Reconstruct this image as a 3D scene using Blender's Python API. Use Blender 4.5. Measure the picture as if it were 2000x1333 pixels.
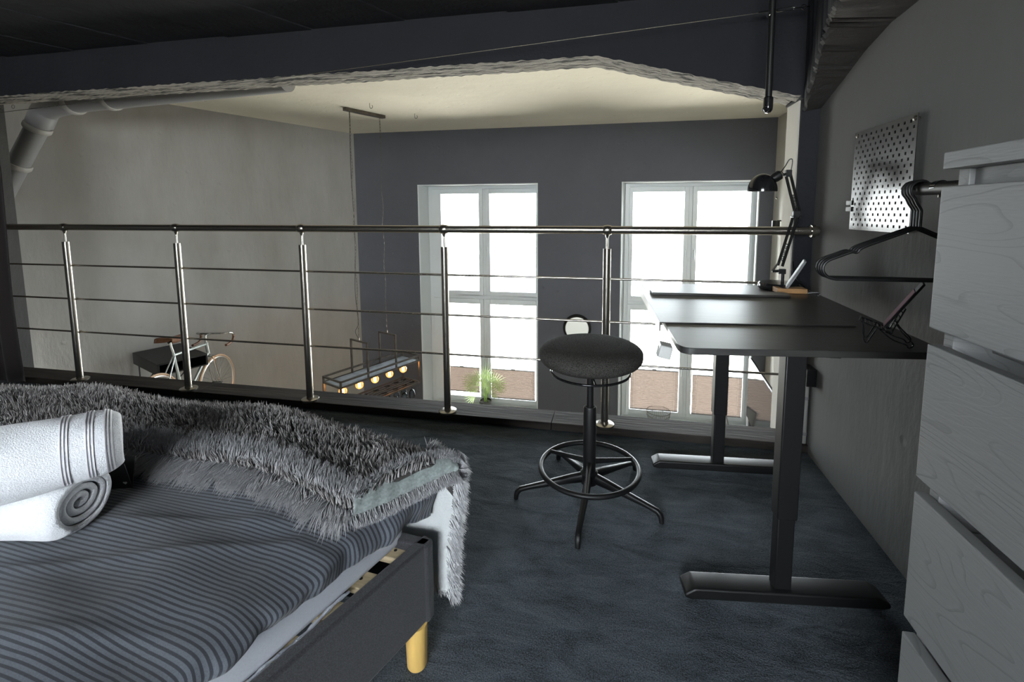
import bpy, bmesh, math, random
import numpy as np
from mathutils import Vector, Matrix
random.seed(7); RNG = np.random.default_rng(7)
scene = bpy.context.scene
for o in list(bpy.data.objects): bpy.data.objects.remove(o)
C = scene.collection
PI = math.pi

# ---------------------------------------------------------------- camera
F_PX, CX, CY, YAW, PITCH, ROLL, CAM_H = 890.5, 1030.8, 505.1, 0.1946, 0.1023, -0.0025, 1.1763
fw = Vector((-math.sin(YAW)*math.cos(PITCH), math.cos(YAW)*math.cos(PITCH), -math.sin(PITCH)))
rt = Vector((math.cos(YAW), math.sin(YAW), 0)); up = rt.cross(fw)
rt, up = (rt*math.cos(ROLL)+up*math.sin(ROLL)), (up*math.cos(ROLL)-rt*math.sin(ROLL))
cam = bpy.data.cameras.new('camera'); camo = bpy.data.objects.new('camera', cam); C.objects.link(camo)
M = Matrix((rt, up, -fw)).transposed().to_4x4(); M.translation = Vector((0, 0, CAM_H)); camo.matrix_world = M
cam.sensor_width = 36; cam.lens = F_PX/2000*36
cam.shift_x = (1000-CX)/2000; cam.shift_y = (CY-666.5)/2000
cam.clip_start = 0.02
scene.camera = camo

# ---------------------------------------------------------------- world, lights, exposure
w = bpy.data.worlds.new('overcast_sky'); scene.world = w; w.use_nodes = True
nt = w.node_tree; bg = nt.nodes['Background']
tc = nt.nodes.new('ShaderNodeTexCoord'); sep = nt.nodes.new('ShaderNodeSeparateXYZ'); rp = nt.nodes.new('ShaderNodeValToRGB')
nt.links.new(tc.outputs['Generated'], sep.inputs[0]); 
mp = nt.nodes.new('ShaderNodeMapRange'); mp.inputs[1].default_value = -1; mp.inputs[2].default_value = 1
nt.links.new(sep.outputs['Z'], mp.inputs[0]); nt.links.new(mp.outputs[0], rp.inputs[0]); nt.links.new(rp.outputs[0], bg.inputs[0])
rp.color_ramp.elements[0].position = 0.35; rp.color_ramp.elements[0].color = (0.62, 0.60, 0.54, 1)
rp.color_ramp.elements[1].position = 0.56; rp.color_ramp.elements[1].color = (0.88, 0.95, 1.0, 1)
bg.inputs[1].default_value = 33.0
scene.view_settings.view_transform = 'Standard'; scene.view_settings.look = 'None'
scene.view_settings.exposure = 0.0; scene.view_settings.gamma = 1.0
scene.view_settings.use_curve_mapping = False
scene.cycles.max_bounces = 8; scene.cycles.diffuse_bounces = 5; scene.cycles.glossy_bounces = 3
scene.cycles.transparent_max_bounces = 12; scene.cycles.transmission_bounces = 6
scene.cycles.sample_clamp_indirect = 4.0
scene.cycles.caustics_reflective = False; scene.cycles.caustics_refractive = False
scene.cycles.use_denoising = True

def area(name, loc, to, sx, sy, energy, col, portal=False):
    l = bpy.data.lights.new(name, 'AREA'); l.shape = 'RECTANGLE'; l.size = sx; l.size_y = sy; l.energy = energy; l.color = col
    if portal: l.cycles.is_portal = True
    o = bpy.data.objects.new(name, l); C.objects.link(o); o.location = loc
    o.rotation_euler = (Vector(to)-Vector(loc)).to_track_quat('-Z', 'Y').to_euler(); return o
area('window_portal_left', (-1.87, 6.55, -0.05), (-1.87, 5, -0.05), 2.0, 3.5, 1, (1, 1, 1), True)
area('window_portal_right', (0.9, 6.55, -0.05), (0.9, 5, -0.05), 2.0, 3.5, 1, (1, 1, 1), True)
# cool fill light added behind the camera to brighten the loft, no real window
area('back_fill', (-0.55, -2.3, 1.45), (-0.6, 0, 0.9), 1.6, 1.0, 32, (0.86, 0.93, 1.0))

# ---------------------------------------------------------------- materials
MATS = {}
def mat(name, col, rough=0.6, metal=0.0, var=0.0, vscale=8.0, bump=0.0, bscale=60.0, bdist=0.01, col2=None, spec=0.5, stretch=None, detail=6, trans=0, emis=None, est=0, sheen=0, ramp=(0.35, 0.65)):
    if name in MATS: return MATS[name]
    m = bpy.data.materials.new(name); m.use_nodes = True; n = m.node_tree; b = n.nodes['Principled BSDF']
    b.inputs['Base Color'].default_value = (*col, 1); b.inputs['Roughness'].default_value = rough; b.inputs['Metallic'].default_value = metal
    b.inputs['Specular IOR Level'].default_value = spec
    if sheen: b.inputs['Sheen Weight'].default_value = sheen; b.inputs['Sheen Roughness'].default_value = 0.5
    if trans: b.inputs['Transmission Weight'].default_value = trans
    if emis: b.inputs['Emission Color'].default_value = (*emis, 1); b.inputs['Emission Strength'].default_value = est
    co = n.nodes.new('ShaderNodeTexCoord'); mpn = n.nodes.new('ShaderNodeMapping'); n.links.new(co.outputs['Object'], mpn.inputs[0])
    if stretch: mpn.inputs['Scale'].default_value = stretch
    if var or col2:
        t = n.nodes.new('ShaderNodeTexNoise'); t.inputs['Scale'].default_value = vscale; t.inputs['Detail'].default_value = detail
        n.links.new(mpn.outputs[0], t.inputs[0]); r = n.nodes.new('ShaderNodeValToRGB'); n.links.new(t.outputs[0], r.inputs[0])
        c2 = col2 if col2 else tuple(min(1, c*(1+var)) for c in col); c1 = col if col2 else tuple(c*(1-var) for c in col)
        r.color_ramp.elements[0].position = ramp[0]; r.color_ramp.elements[0].color = (*c1, 1)
        r.color_ramp.elements[1].position = ramp[1]; r.color_ramp.elements[1].color = (*c2, 1)
        n.links.new(r.outputs[0], b.inputs['Base Color'])
    if bump:
        t = n.nodes.new('ShaderNodeTexNoise'); t.inputs['Scale'].default_value = bscale; t.inputs['Detail'].default_value = detail
        n.links.new(mpn.outputs[0], t.inputs[0]); bn = n.nodes.new('ShaderNodeBump'); bn.inputs['Strength'].default_value = bump; bn.inputs['Distance'].default_value = bdist
        n.links.new(t.outputs[0], bn.inputs['Height']); n.links.new(bn.outputs[0], b.inputs['Normal'])
    MATS[name] = m; return m

def plaster(name, col, var=0.1, bump=0.5, pit=True, rough=0.85, col2=None, streak=False):
    """painted concrete or plaster: cloudy tone, trowel relief and small pits"""
    m = bpy.data.materials.new(name); m.use_nodes = True; n = m.node_tree; b = n.nodes['Principled BSDF']
    b.inputs['Roughness'].default_value = rough; b.inputs['Specular IOR Level'].default_value = 0.3
    co = n.nodes.new('ShaderNodeTexCoord')
    mpn = n.nodes.new('ShaderNodeMapping'); n.links.new(co.outputs['Object'], mpn.inputs[0])
    if streak: mpn.inputs['Scale'].default_value = (1, 1, 0.35)
    t = n.nodes.new('ShaderNodeTexNoise'); t.inputs['Scale'].default_value = 1.7; t.inputs['Detail'].default_value = 9; t.inputs['Roughness'].default_value = 0.65
    n.links.new(mpn.outputs[0], t.inputs[0]); r = n.nodes.new('ShaderNodeValToRGB'); n.links.new(t.outputs[0], r.inputs[0])
    c1 = tuple(c*(1-var) for c in col); c2 = col2 or tuple(min(1, c*(1+var)) for c in col)
    r.color_ramp.elements[0].position = 0.3; r.color_ramp.elements[0].color = (*c1, 1); r.color_ramp.elements[1].position = 0.7; r.color_ramp.elements[1].color = (*c2, 1)
    n.links.new(r.outputs[0], b.inputs['Base Color'])
    t2 = n.nodes.new('ShaderNodeTexNoise'); t2.inputs['Scale'].default_value = 5; t2.inputs['Detail'].default_value = 12; t2.inputs['Roughness'].default_value = 0.6
    n.links.new(mpn.outputs[0], t2.inputs[0])
    bn = n.nodes.new('ShaderNodeBump'); bn.inputs['Strength'].default_value = bump; bn.inputs['Distance'].default_value = 0.03
    n.links.new(t2.outputs[0], bn.inputs['Height'])
    last = bn
    if pit:
        v = n.nodes.new('ShaderNodeTexVoronoi'); v.inputs['Scale'].default_value = 7; n.links.new(co.outputs['Object'], v.inputs[0])
        mr = n.nodes.new('ShaderNodeMapRange'); mr.inputs[1].default_value = 0.0; mr.inputs[2].default_value = 0.14; n.links.new(v.outputs['Distance'], mr.inputs[0])
        bn2 = n.nodes.new('ShaderNodeBump'); bn2.inputs['Strength'].default_value = 0.35; bn2.inputs['Distance'].default_value = 0.012
        n.links.new(mr.outputs[0], bn2.inputs['Height']); n.links.new(bn.outputs[0], bn2.inputs['Normal']); last = bn2
    n.links.new(last.outputs[0], b.inputs['Normal']); MATS[name] = m; return m

m_farwall = plaster('slate_paint', (0.105, 0.109, 0.128), 0.06, 0.35)
m_hallceil = plaster('cream_ceiling', (0.74, 0.70, 0.59), 0.05, 0.25)
m_leftwall = plaster('grey_concrete_wall', (0.38, 0.37, 0.345), 0.10, 0.5, col2=(0.45, 0.445, 0.435), streak=True)
m_rightwall = plaster('loft_grey_wall', (0.100, 0.100, 0.097), 0.06, 0.35, streak=True)
m_loftceil = plaster('dark_ceiling_paint', (0.026, 0.027, 0.031), 0.15, 0.6)
m_beam = plaster('dark_beam_paint', (0.020, 0.021, 0.026), 0.12, 0.5)
m_rawc = mat('raw_concrete', (0.03, 0.03, 0.03), 0.9, col2=(0.30, 0.285, 0.255), vscale=16, stretch=(.35, 3, 3), bump=1.0, bscale=16, bdist=.02, detail=9, ramp=(.36, .50))
m_beam2 = plaster('brown_grey_concrete', (0.040, 0.037, 0.036), 0.25, 0.9)
m_pillar = plaster('pillar_concrete', (0.045, 0.045, 0.044), 0.15, 0.9)
m_white_wall = plaster('pale_hall_wall', (0.55, 0.53, 0.48), 0.08, 0.3)
m_white = mat('white_upvc', (0.72, 0.76, 0.78), 0.35)
m_reveal = mat('white_reveal_plaster', (0.66, 0.70, 0.72), 0.7, bump=0.2, bscale=12)
m_steel = mat('brushed_stainless', (0.42, 0.39, 0.345), 0.27, 1.0, bump=0.05, bscale=300)
m_black = mat('black_powder_coat', (0.007, 0.007, 0.0075), 0.46, spec=0.35, bump=0.08, bscale=400, bdist=0.001)
m_blackm = mat('matt_black_paint', (0.006, 0.006, 0.006), 0.7, spec=0.2)
m_blackg = mat('black_gloss_enamel', (0.01, 0.01, 0.011), 0.12)
m_desk = mat('black_desk_laminate', (0.026, 0.025, 0.024), 0.35, spec=0.9, bump=0.12, bscale=260, bdist=0.0008, stretch=(0.12, 1, 1), var=0.25, vscale=60)
m_mat = mat('black_desk_pad', (0.024, 0.022, 0.020), 0.33, spec=0.9, bump=0.25, bscale=110, bdist=0.001, stretch=(0.1, 1, 1), var=0.35, vscale=70)
m_seat = mat('grey_wool_felt', (0.046, 0.044, 0.040), 1.0, spec=0.1, var=0.6, vscale=300, bump=0.6, bscale=420, bdist=0.002)
m_bedfab = mat('charcoal_upholstery', (0.028, 0.028, 0.033), 0.95, var=0.5, vscale=420, bump=0.5, bscale=500, bdist=0.001, sheen=0.2)
m_matt = mat('pale_grey_jersey', (0.58, 0.60, 0.66), 0.9, var=0.04, vscale=300, bump=0.15, bscale=30, bdist=0.004, sheen=0.1)
m_pine = mat('pale_pine', (0.62, 0.50, 0.32), 0.6, var=0.15, vscale=14, stretch=(1, 8, 8))
m_yellow = mat('yellow_lacquered_beech', (0.80, 0.52, 0.16), 0.4, var=0.06, vscale=10, stretch=(6, 6, 1))
m_fleece = mat('pale_fleece', (0.52, 0.54, 0.54), 1.0, bump=0.5, bscale=180, bdist=0.003, sheen=0.3)
m_lining = mat('grey_green_velour', (0.22, 0.25, 0.245), 0.9, var=0.2, vscale=180, bump=0.5, bscale=60, bdist=0.004, sheen=0.4)
m_towel = mat('white_terry', (0.76, 0.77, 0.80), 1.0, bump=0.55, bscale=420, bdist=0.004, sheen=0.4, var=0.06, vscale=250)
m_toweld = mat('white_towel_border', (0.80, 0.79, 0.82), 0.7, bump=0.1, bscale=200)
m_brown = mat('brown_leather', (0.13, 0.055, 0.025), 0.4, bump=0.2, bscale=40)
m_tan = mat('tan_rubber', (0.42, 0.27, 0.16), 0.6)
m_chrome = mat('chromed_steel', (0.62, 0.62, 0.60), 0.18, 1.0)
m_frame = mat('pale_bike_enamel', (0.50, 0.54, 0.52), 0.25, 0.3)
m_alu = mat('polished_rim', (0.70, 0.66, 0.60), 0.3, 0.8)
m_iron = mat('dark_iron', (0.13, 0.115, 0.10), 0.33, 0.8, var=0.2, vscale=20)
m_zinc = mat('zinc_tray', (0.34, 0.37, 0.40), 0.45, 0.6, var=0.25, vscale=9)
m_pipe = mat('grey_drain_pipe', (0.28, 0.28, 0.29), 0.35)
m_pipe2 = mat('white_conduit', (0.42, 0.41, 0.39), 0.5)
m_curb = mat('dark_stained_timber', (0.020, 0.018, 0.017), 0.75, spec=0.15, col2=(0.055, 0.046, 0.040), vscale=3.0, stretch=(0.6, 6, 6), bump=0.5, bscale=10, bdist=0.006)
m_curtain = mat('brown_black_velvet', (0.016, 0.011, 0.010), 0.9, sheen=0.15)
m_pleat = mat('beige_pleated_fabric', (0.34, 0.29, 0.26), 0.8)
m_rail = mat('blind_rail_grey', (0.25, 0.25, 0.25), 0.4)
m_leaf = mat('palm_leaf_green', (0.50, 0.68, 0.28), 0.4, var=0.3, vscale=12)
m_pot = mat('grey_pot', (0.10, 0.10, 0.095), 0.7)
m_tab = mat('grey_tablet_shell', (0.26, 0.26, 0.26), 0.6, spec=0.2)
m_oak = mat('honey_wood', (0.46, 0.26, 0.11), 0.5, var=0.15, vscale=20, stretch=(1, 6, 6))
m_clockface = mat('clock_ivory', (0.72, 0.72, 0.68), 0.5)
m_ink = mat('clock_ink', (0.012, 0.012, 0.012), 0.6)
m_screen = mat('dark_glass_screen', (0.012, 0.013, 0.015), 0.08)
m_shell = mat('pale_plastic', (0.55, 0.55, 0.53), 0.4)
m_peg = mat('grey_steel_sheet', (0.11, 0.107, 0.104), 0.26, 0.9)
m_pink = mat('pink_card', (0.16, 0.09, 0.105), 0.9, spec=0.1)

def mat_pleat():
    n = m_pleat.node_tree; b = n.nodes['Principled BSDF']; out = n.nodes['Material Output']
    tl = n.nodes.new('ShaderNodeBsdfTranslucent'); tl.inputs[0].default_value = (0.20, 0.155, 0.13, 1)
    mx = n.nodes.new('ShaderNodeMixShader'); mx.inputs[0].default_value = 0.25
    n.links.new(b.outputs[0], mx.inputs[1]); n.links.new(tl.outputs[0], mx.inputs[2]); n.links.new(mx.outputs[0], out.inputs[0])
mat_pleat()
def mat_leaf():
    n = m_leaf.node_tree; b = n.nodes['Principled BSDF']; out = n.nodes['Material Output']
    tl = n.nodes.new('ShaderNodeBsdfTranslucent'); tl.inputs[0].default_value = (0.70, 0.85, 0.42, 1)
    mx = n.nodes.new('ShaderNodeMixShader'); mx.inputs[0].default_value = 0.5
    n.links.new(b.outputs[0], mx.inputs[1]); n.links.new(tl.outputs[0], mx.inputs[2]); n.links.new(mx.outputs[0], out.inputs[0])
mat_leaf()
def glassmat(name, tint, refl=0.08):
    m = bpy.data.materials.new(name); m.use_nodes = True; n = m.node_tree
    for k in list(n.nodes):
        if k.type == 'BSDF_PRINCIPLED': n.nodes.remove(k)
    tr = n.nodes.new('ShaderNodeBsdfTransparent'); tr.inputs[0].default_value = (*tint, 1)
    gl = n.nodes.new('ShaderNodeBsdfGlossy'); gl.inputs['Roughness'].default_value = 0.02
    fr = n.nodes.new('ShaderNodeFresnel'); fr.inputs[0].default_value = 1.35
    mx = n.nodes.new('ShaderNodeMixShader'); n.links.new(fr.outputs[0], mx.inputs[0])
    n.links.new(tr.outputs[0], mx.inputs[1]); n.links.new(gl.outputs[0], mx.inputs[2]); n.links.new(mx.outputs[0], n.nodes['Material Output'].inputs[0])
    MATS[name] = m; return m
m_glass = glassmat('window_glass', (0.97, 0.98, 0.98))
m_stem = glassmat('stemware_glass', (0.80, 0.83, 0.86))
m_bulb = glassmat('amber_bulb_glass', (1.0, 0.78, 0.45))
def glow_bulb():
    n = m_bulb.node_tree; out = n.nodes['Material Output']; src = out.inputs[0].links[0].from_socket
    e = n.nodes.new('ShaderNodeEmission'); e.inputs[0].default_value = (1.0, .50, .18, 1); e.inputs[1].default_value = 0.45
    a = n.nodes.new('ShaderNodeAddShader'); n.links.new(src, a.inputs[0]); n.links.new(e.outputs[0], a.inputs[1]); n.links.new(a.outputs[0], out.inputs[0])
glow_bulb()
m_fil = mat('glowing_filament', (1, 0.6, 0.2), emis=(1.0, 0.50, 0.14), est=16)

def mat_carpet():
    m = bpy.data.materials.new('slate_carpet'); m.use_nodes = True; n = m.node_tree; b = n.nodes['Principled BSDF']
    b.inputs['Roughness'].default_value = 1; b.inputs['Specular IOR Level'].default_value = 0.15
    co = n.nodes.new('ShaderNodeTexCoord')
    t = n.nodes.new('ShaderNodeTexNoise'); t.inputs['Scale'].default_value = 260; t.inputs['Detail'].default_value = 3
    mpn = n.nodes.new('ShaderNodeMapping'); mpn.inputs['Scale'].default_value = (0.8, 2.2, 1); n.links.new(co.outputs['Object'], mpn.inputs[0])
    t2 = n.nodes.new('ShaderNodeTexNoise'); t2.inputs['Scale'].default_value = 7; t2.inputs['Detail'].default_value = 6; t2.inputs['Roughness'].default_value = 0.7; t2.inputs['Distortion'].default_value = 0.6
    n.links.new(co.outputs['Object'], t.inputs[0]); n.links.new(mpn.outputs[0], t2.inputs[0])
    mx = n.nodes.new('ShaderNodeMix'); mx.inputs[0].default_value = 0.45; n.links.new(t.outputs[0], mx.inputs[2]); n.links.new(t2.outputs[0], mx.inputs[3])
    r = n.nodes.new('ShaderNodeValToRGB'); n.links.new(mx.outputs[0], r.inputs[0])
    r.color_ramp.elements[0].position = 0.36; r.color_ramp.elements[0].color = (0.027, 0.033, 0.039, 1)
    r.color_ramp.elements[1].position = 0.66; r.color_ramp.elements[1].color = (0.135, 0.16, 0.185, 1)
    n.links.new(r.outputs[0], b.inputs['Base Color'])
    b1 = n.nodes.new('ShaderNodeBump'); b1.inputs['Strength'].default_value = 0.9; b1.inputs['Distance'].default_value = 0.02
    n.links.new(t2.outputs[0], b1.inputs['Height'])
    b2 = n.nodes.new('ShaderNodeBump'); b2.inputs['Strength'].default_value = 0.9; b2.inputs['Distance'].default_value = 0.006
    n.links.new(t.outputs[0], b2.inputs['Height']); n.links.new(b1.outputs[0], b2.inputs['Normal']); n.links.new(b2.outputs[0], b.inputs['Normal'])
    return m
m_carpet = mat_carpet()

def mat_stripe():
    m = bpy.data.materials.new('striped_duvet_cotton'); m.use_nodes = True; n = m.node_tree; b = n.nodes['Principled BSDF']
    b.inputs['Roughness'].default_value = 0.9; b.inputs['Sheen Weight'].default_value = 0.15
    uv = n.nodes.new('ShaderNodeUVMap'); sp = n.nodes.new('ShaderNodeSeparateXYZ'); n.links.new(uv.outputs[0], sp.inputs[0])
    fr = n.nodes.new('ShaderNodeMath'); fr.operation = 'PINGPONG'; fr.inputs[1].default_value = 0.5; n.links.new(sp.outputs['Y'], fr.inputs[0])
    r = n.nodes.new('ShaderNodeValToRGB'); n.links.new(fr.outputs[0], r.inputs[0])
    r.color_ramp.elements[0].position = 0.17; r.color_ramp.elements[0].color = (0.030, 0.034, 0.043, 1)
    r.color_ramp.elements[1].position = 0.25; r.color_ramp.elements[1].color = (0.115, 0.127, 0.150, 1)
    co = n.nodes.new('ShaderNodeTexCoord')
    t = n.nodes.new('ShaderNodeTexNoise'); t.inputs['Scale'].default_value = 500; n.links.new(co.outputs['Object'], t.inputs[0])
    mx = n.nodes.new('ShaderNodeMix'); mx.data_type = 'RGBA'; mx.blend_type = 'MULTIPLY'; mx.inputs[0].default_value = 0.55
    n.links.new(r.outputs[0], mx.inputs[6]); n.links.new(t.outputs[0], mx.inputs[7])
    gain = n.nodes.new('ShaderNodeMix'); gain.data_type = 'RGBA'; gain.blend_type = 'MULTIPLY'; gain.inputs[0].default_value = 1; gain.clamp_result = False
    n.links.new(mx.outputs[2], gain.inputs[6]); gain.inputs[7].default_value = (1.35, 1.35, 1.35, 1)
    n.links.new(gain.outputs[2], b.inputs['Base Color'])
    t3 = n.nodes.new('ShaderNodeTexNoise'); t3.inputs['Scale'].default_value = 14; t3.inputs['Detail'].default_value = 6; n.links.new(co.outputs['Object'], t3.inputs[0])
    bn = n.nodes.new('ShaderNodeBump'); bn.inputs['Strength'].default_value = 0.35; bn.inputs['Distance'].default_value = 0.01; n.links.new(t3.outputs[0], bn.inputs['Height']); n.links.new(bn.outputs[0], b.inputs['Normal'])
    return m
m_stripe = mat_stripe()

def mat_oakgrain():
    m = bpy.data.materials.new('grey_limed_oak'); m.use_nodes = True; n = m.node_tree; b = n.nodes['Principled BSDF']
    b.inputs['Roughness'].default_value = 0.55; b.inputs['Specular IOR Level'].default_value = 0.35
    co = n.nodes.new('ShaderNodeTexCoord'); mpn = n.nodes.new('ShaderNodeMapping'); mpn.inputs['Scale'].default_value = (1.0, 0.75, 3.4); n.links.new(co.outputs['Object'], mpn.inputs[0])
    wv = n.nodes.new('ShaderNodeTexNoise'); wv.inputs['Scale'].default_value = 2.0; wv.inputs['Detail'].default_value = 2.2; n.links.new(mpn.outputs[0], wv.inputs[0])
    ml = n.nodes.new('ShaderNodeMath'); ml.operation = 'MULTIPLY'; ml.inputs[1].default_value = 24; n.links.new(wv.outputs[0], ml.inputs[0])
    fr = n.nodes.new('ShaderNodeMath'); fr.operation = 'FRACT'; n.links.new(ml.outputs[0], fr.inputs[0])
    mp2 = n.nodes.new('ShaderNodeMapping'); mp2.inputs['Scale'].default_value = (40, 25, 260); n.links.new(co.outputs['Object'], mp2.inputs[0])
    fine = n.nodes.new('ShaderNodeTexNoise'); fine.inputs['Scale'].default_value = 1; fine.inputs['Detail'].default_value = 4; n.links.new(mp2.outputs[0], fine.inputs[0])
    r = n.nodes.new('ShaderNodeValToRGB'); n.links.new(fr.outputs[0], r.inputs[0])
    r.color_ramp.elements[0].position = 0.0; r.color_ramp.elements[0].color = (0.55, 0.55, 0.55, 1)
    r.color_ramp.elements[1].position = 0.16; r.color_ramp.elements[1].color = (1, 1, 1, 1)
    mx = n.nodes.new('ShaderNodeMix'); mx.data_type = 'RGBA'; mx.blend_type = 'MULTIPLY'; mx.inputs[0].default_value = 0.45
    mx.inputs[6].default_value = (0.185, 0.186, 0.187, 1); n.links.new(r.outputs[0], mx.inputs[7])
    n.links.new(mx.outputs[2], b.inputs['Base Color'])
    bn = n.nodes.new('ShaderNodeBump'); bn.inputs['Strength'].default_value = 0.35; bn.inputs['Distance'].default_value = 0.002; n.links.new(r.outputs[0], bn.inputs['Height'])
    bn2 = n.nodes.new('ShaderNodeBump'); bn2.inputs['Strength'].default_value = 0.3; bn2.inputs['Distance'].default_value = 0.002; n.links.new(fine.outputs[0], bn2.inputs['Height'])
    n.links.new(bn.outputs[0], bn2.inputs['Normal']); n.links.new(bn2.outputs[0], b.inputs['Normal'])
    return m
m_limed = mat_oakgrain()

def mat_fur(name, lo, hi):
    m = bpy.data.materials.new(name); m.use_nodes = True; n = m.node_tree; b = n.nodes['Principled BSDF']
    b.inputs['Roughness'].default_value = 0.75; b.inputs['Specular IOR Level'].default_value = 0.25; b.inputs['Sheen Weight'].default_value = 0.2
    a = n.nodes.new('ShaderNodeAttribute'); a.attribute_name = 'tone'
    r = n.nodes.new('ShaderNodeValToRGB'); n.links.new(a.outputs['Fac'], r.inputs[0])
    r.color_ramp.elements[0].color = (*lo, 1); r.color_ramp.elements[1].color = (*hi, 1); n.links.new(r.outputs[0], b.inputs['Base Color'])
    return m
m_fur = mat_fur('long_pile_grey', (0.13, 0.12, 0.118), (0.40, 0.385, 0.385))
m_fur2 = mat_fur('long_pile_edge_grey', (0.26, 0.26, 0.27), (0.60, 0.60, 0.62))

# ---------------------------------------------------------------- mesh helpers
class MB:
    def __init__(s): s.v = []; s.f = []; s.mi = []; s.cur = 0
    def add(s, vs, fs):
        b = len(s.v); s.v += [tuple(p) for p in vs]; s.f += [tuple(b+i for i in f) for f in fs]; s.mi += [s.cur]*len(fs); return s
    def box(s, c, d, rz=0, M=None):
        x, y, z = d[0]/2, d[1]/2, d[2]/2
        vs = [Vector(p) for p in [(-x,-y,-z),(x,-y,-z),(x,y,-z),(-x,y,-z),(-x,-y,z),(x,-y,z),(x,y,z),(-x,y,z)]]
        R = M if M else Matrix.Rotation(rz, 3, 'Z')
        vs = [R@p+Vector(c) for p in vs]
        return s.add(vs, [(0,3,2,1),(4,5,6,7),(0,1,5,4),(1,2,6,5),(2,3,7,6),(3,0,4,7)])
    def bb(s, a, b):
        return s.box([(a[i]+b[i])/2 for i in range(3)], [abs(b[i]-a[i]) for i in range(3)])
    def prism(s, pts, z0, z1):
        """plan polygon (counter-clockwise) between two heights"""
        n = len(pts); vs = [(p[0], p[1], z0) for p in pts]+[(p[0], p[1], z1) for p in pts]
        return s.add(vs, [tuple(range(n-1, -1, -1)), tuple(range(n, 2*n))]+[(i, (i+1) % n, n+(i+1) % n, n+i) for i in range(n)])
    def prism_y(s, pts, y0, y1):
        """X-Z polygon between two depths"""
        n = len(pts); vs = [(p[0], y0, p[1]) for p in pts]+[(p[0], y1, p[1]) for p in pts]
        return s.add(vs, [tuple(range(n)), tuple(range(2*n-1, n-1, -1))]+[(i, n+i, n+(i+1) % n, (i+1) % n) for i in range(n)])
    def tube(s, pts, r, n=10, closed=False, cap=True, up=None):
        pts = [Vector(p) for p in pts]; N = len(pts); rr = r if hasattr(r, '__len__') else [r]*N
        rings = []; prev = None
        for i, p in enumerate(pts):
            if closed: t = pts[(i+1) % N]-pts[i-1]
            else: t = pts[min(i+1, N-1)]-pts[max(i-1, 0)]
            t.normalize()
            if prev is None:
                a = Vector(up) if up else (Vector((0, 0, 1)) if abs(t.z) < 0.9 else Vector((1, 0, 0)))
            else: a = prev
            u = (a-t*a.dot(t))
            if u.length < 1e-6: u = Vector((1, 0, 0))-t*t.x
            u.normalize(); v = t.cross(u); prev = u
            rings.append([p+(u*math.cos(2*PI*k/n)+v*math.sin(2*PI*k/n))*rr[i] for k in range(n)])
        vs = [q for R in rings for q in R]; fs = []
        for i in range(N if closed else N-1):
            a, b = i*n, ((i+1) % N)*n
            for k in range(n): fs.append((a+k, a+(k+1) % n, b+(k+1) % n, b+k))
        if cap and not closed: fs += [tuple(range(n-1, -1, -1)), tuple((N-1)*n+k for k in range(n))]
        return s.add(vs, fs)
    def lathe(s, prof, c=(0, 0, 0), n=32, M=None):
        """profile of (radius, height) about an axis through c"""
        R = M or Matrix.Identity(3); c = Vector(c); vs = []
        for (r, z) in prof:
            for k in range(n): vs.append(R@Vector((r*math.cos(2*PI*k/n), r*math.sin(2*PI*k/n), z))+c)
        fs = []
        for i in range(len(prof)-1):
            for k in range(n): fs.append((i*n+k, i*n+(k+1) % n, (i+1)*n+(k+1) % n, (i+1)*n+k))
        if prof[0][0] > 1e-5: fs.append(tuple(range(n-1, -1, -1)))
        if prof[-1][0] > 1e-5: fs.append(tuple((len(prof)-1)*n+k for k in range(n)))
        return s.add(vs, fs)
    def grid(s, P):
        """P[i][j] points"""
        n, m = len(P), len(P[0]); vs = [p for row in P for p in row]
        return s.add(vs, [(i*m+j, i*m+j+1, (i+1)*m+j+1, (i+1)*m+j) for i in range(n-1) for j in range(m-1)])
    def build(s, name, mats, parent=None, smooth=True, bevel=0, ang=40, solid=0, sub=0, seg=2):
        me = bpy.data.meshes.new(name); me.from_pydata(s.v, [], s.f)
        ms = mats if isinstance(mats, (list, tuple)) else [mats]
        for m in ms: me.materials.append(m)
        if len(ms) > 1: me.polygons.foreach_set('material_index', s.mi)
        bm = bmesh.new(); bm.from_mesh(me); bmesh.ops.remove_doubles(bm, verts=bm.verts, dist=1e-6); bmesh.ops.recalc_face_normals(bm, faces=bm.faces); bm.to_mesh(me); bm.free()
        if smooth:
            me.shade_smooth(); me.set_sharp_from_angle(angle=math.radians(ang))
        o = bpy.data.objects.new(name, me); C.objects.link(o)
        if parent is not None: o.parent = parent
        if solid: q = o.modifiers.new('solid', 'SOLIDIFY'); q.thickness = solid; q.offset = 0
        if bevel: q = o.modifiers.new('bevel', 'BEVEL'); q.width = bevel; q.segments = seg; q.limit_method = 'ANGLE'; q.harden_normals = False
        if sub: q = o.modifiers.new('sub', 'SUBSURF'); q.levels = sub; q.render_levels = sub
        return o
def tag(o, label, cat, group=None):
    o['label'] = label; o['category'] = cat
    if group: o['group'] = group
    return o
def thing(name, label, cat, loc=(0, 0, 0), rz=0, group=None):
    o = bpy.data.objects.new(name, None); o.empty_display_size = 0.05; C.objects.link(o); o.location = loc; o.rotation_euler = (0, 0, rz)
    return tag(o, label, cat, group)
def struct(o): o['kind'] = 'structure'; return o
def dup(root, loc=None, rz=None, label=None):
    r = root.copy(); C.objects.link(r)
    if loc is not None: r.location = loc
    if rz is not None: r.rotation_euler = (0, 0, rz)
    if label: r['label'] = label
    for ch in list(root.children):
        c = ch.copy(); C.objects.link(c); c.parent = r
        for g in ch.children:
            d = g.copy(); C.objects.link(d); d.parent = c
    return r
def smoothstep(a, b, x):
    t = np.clip((x-a)/(b-a), 0, 1); return t*t*(3-2*t)
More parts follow.
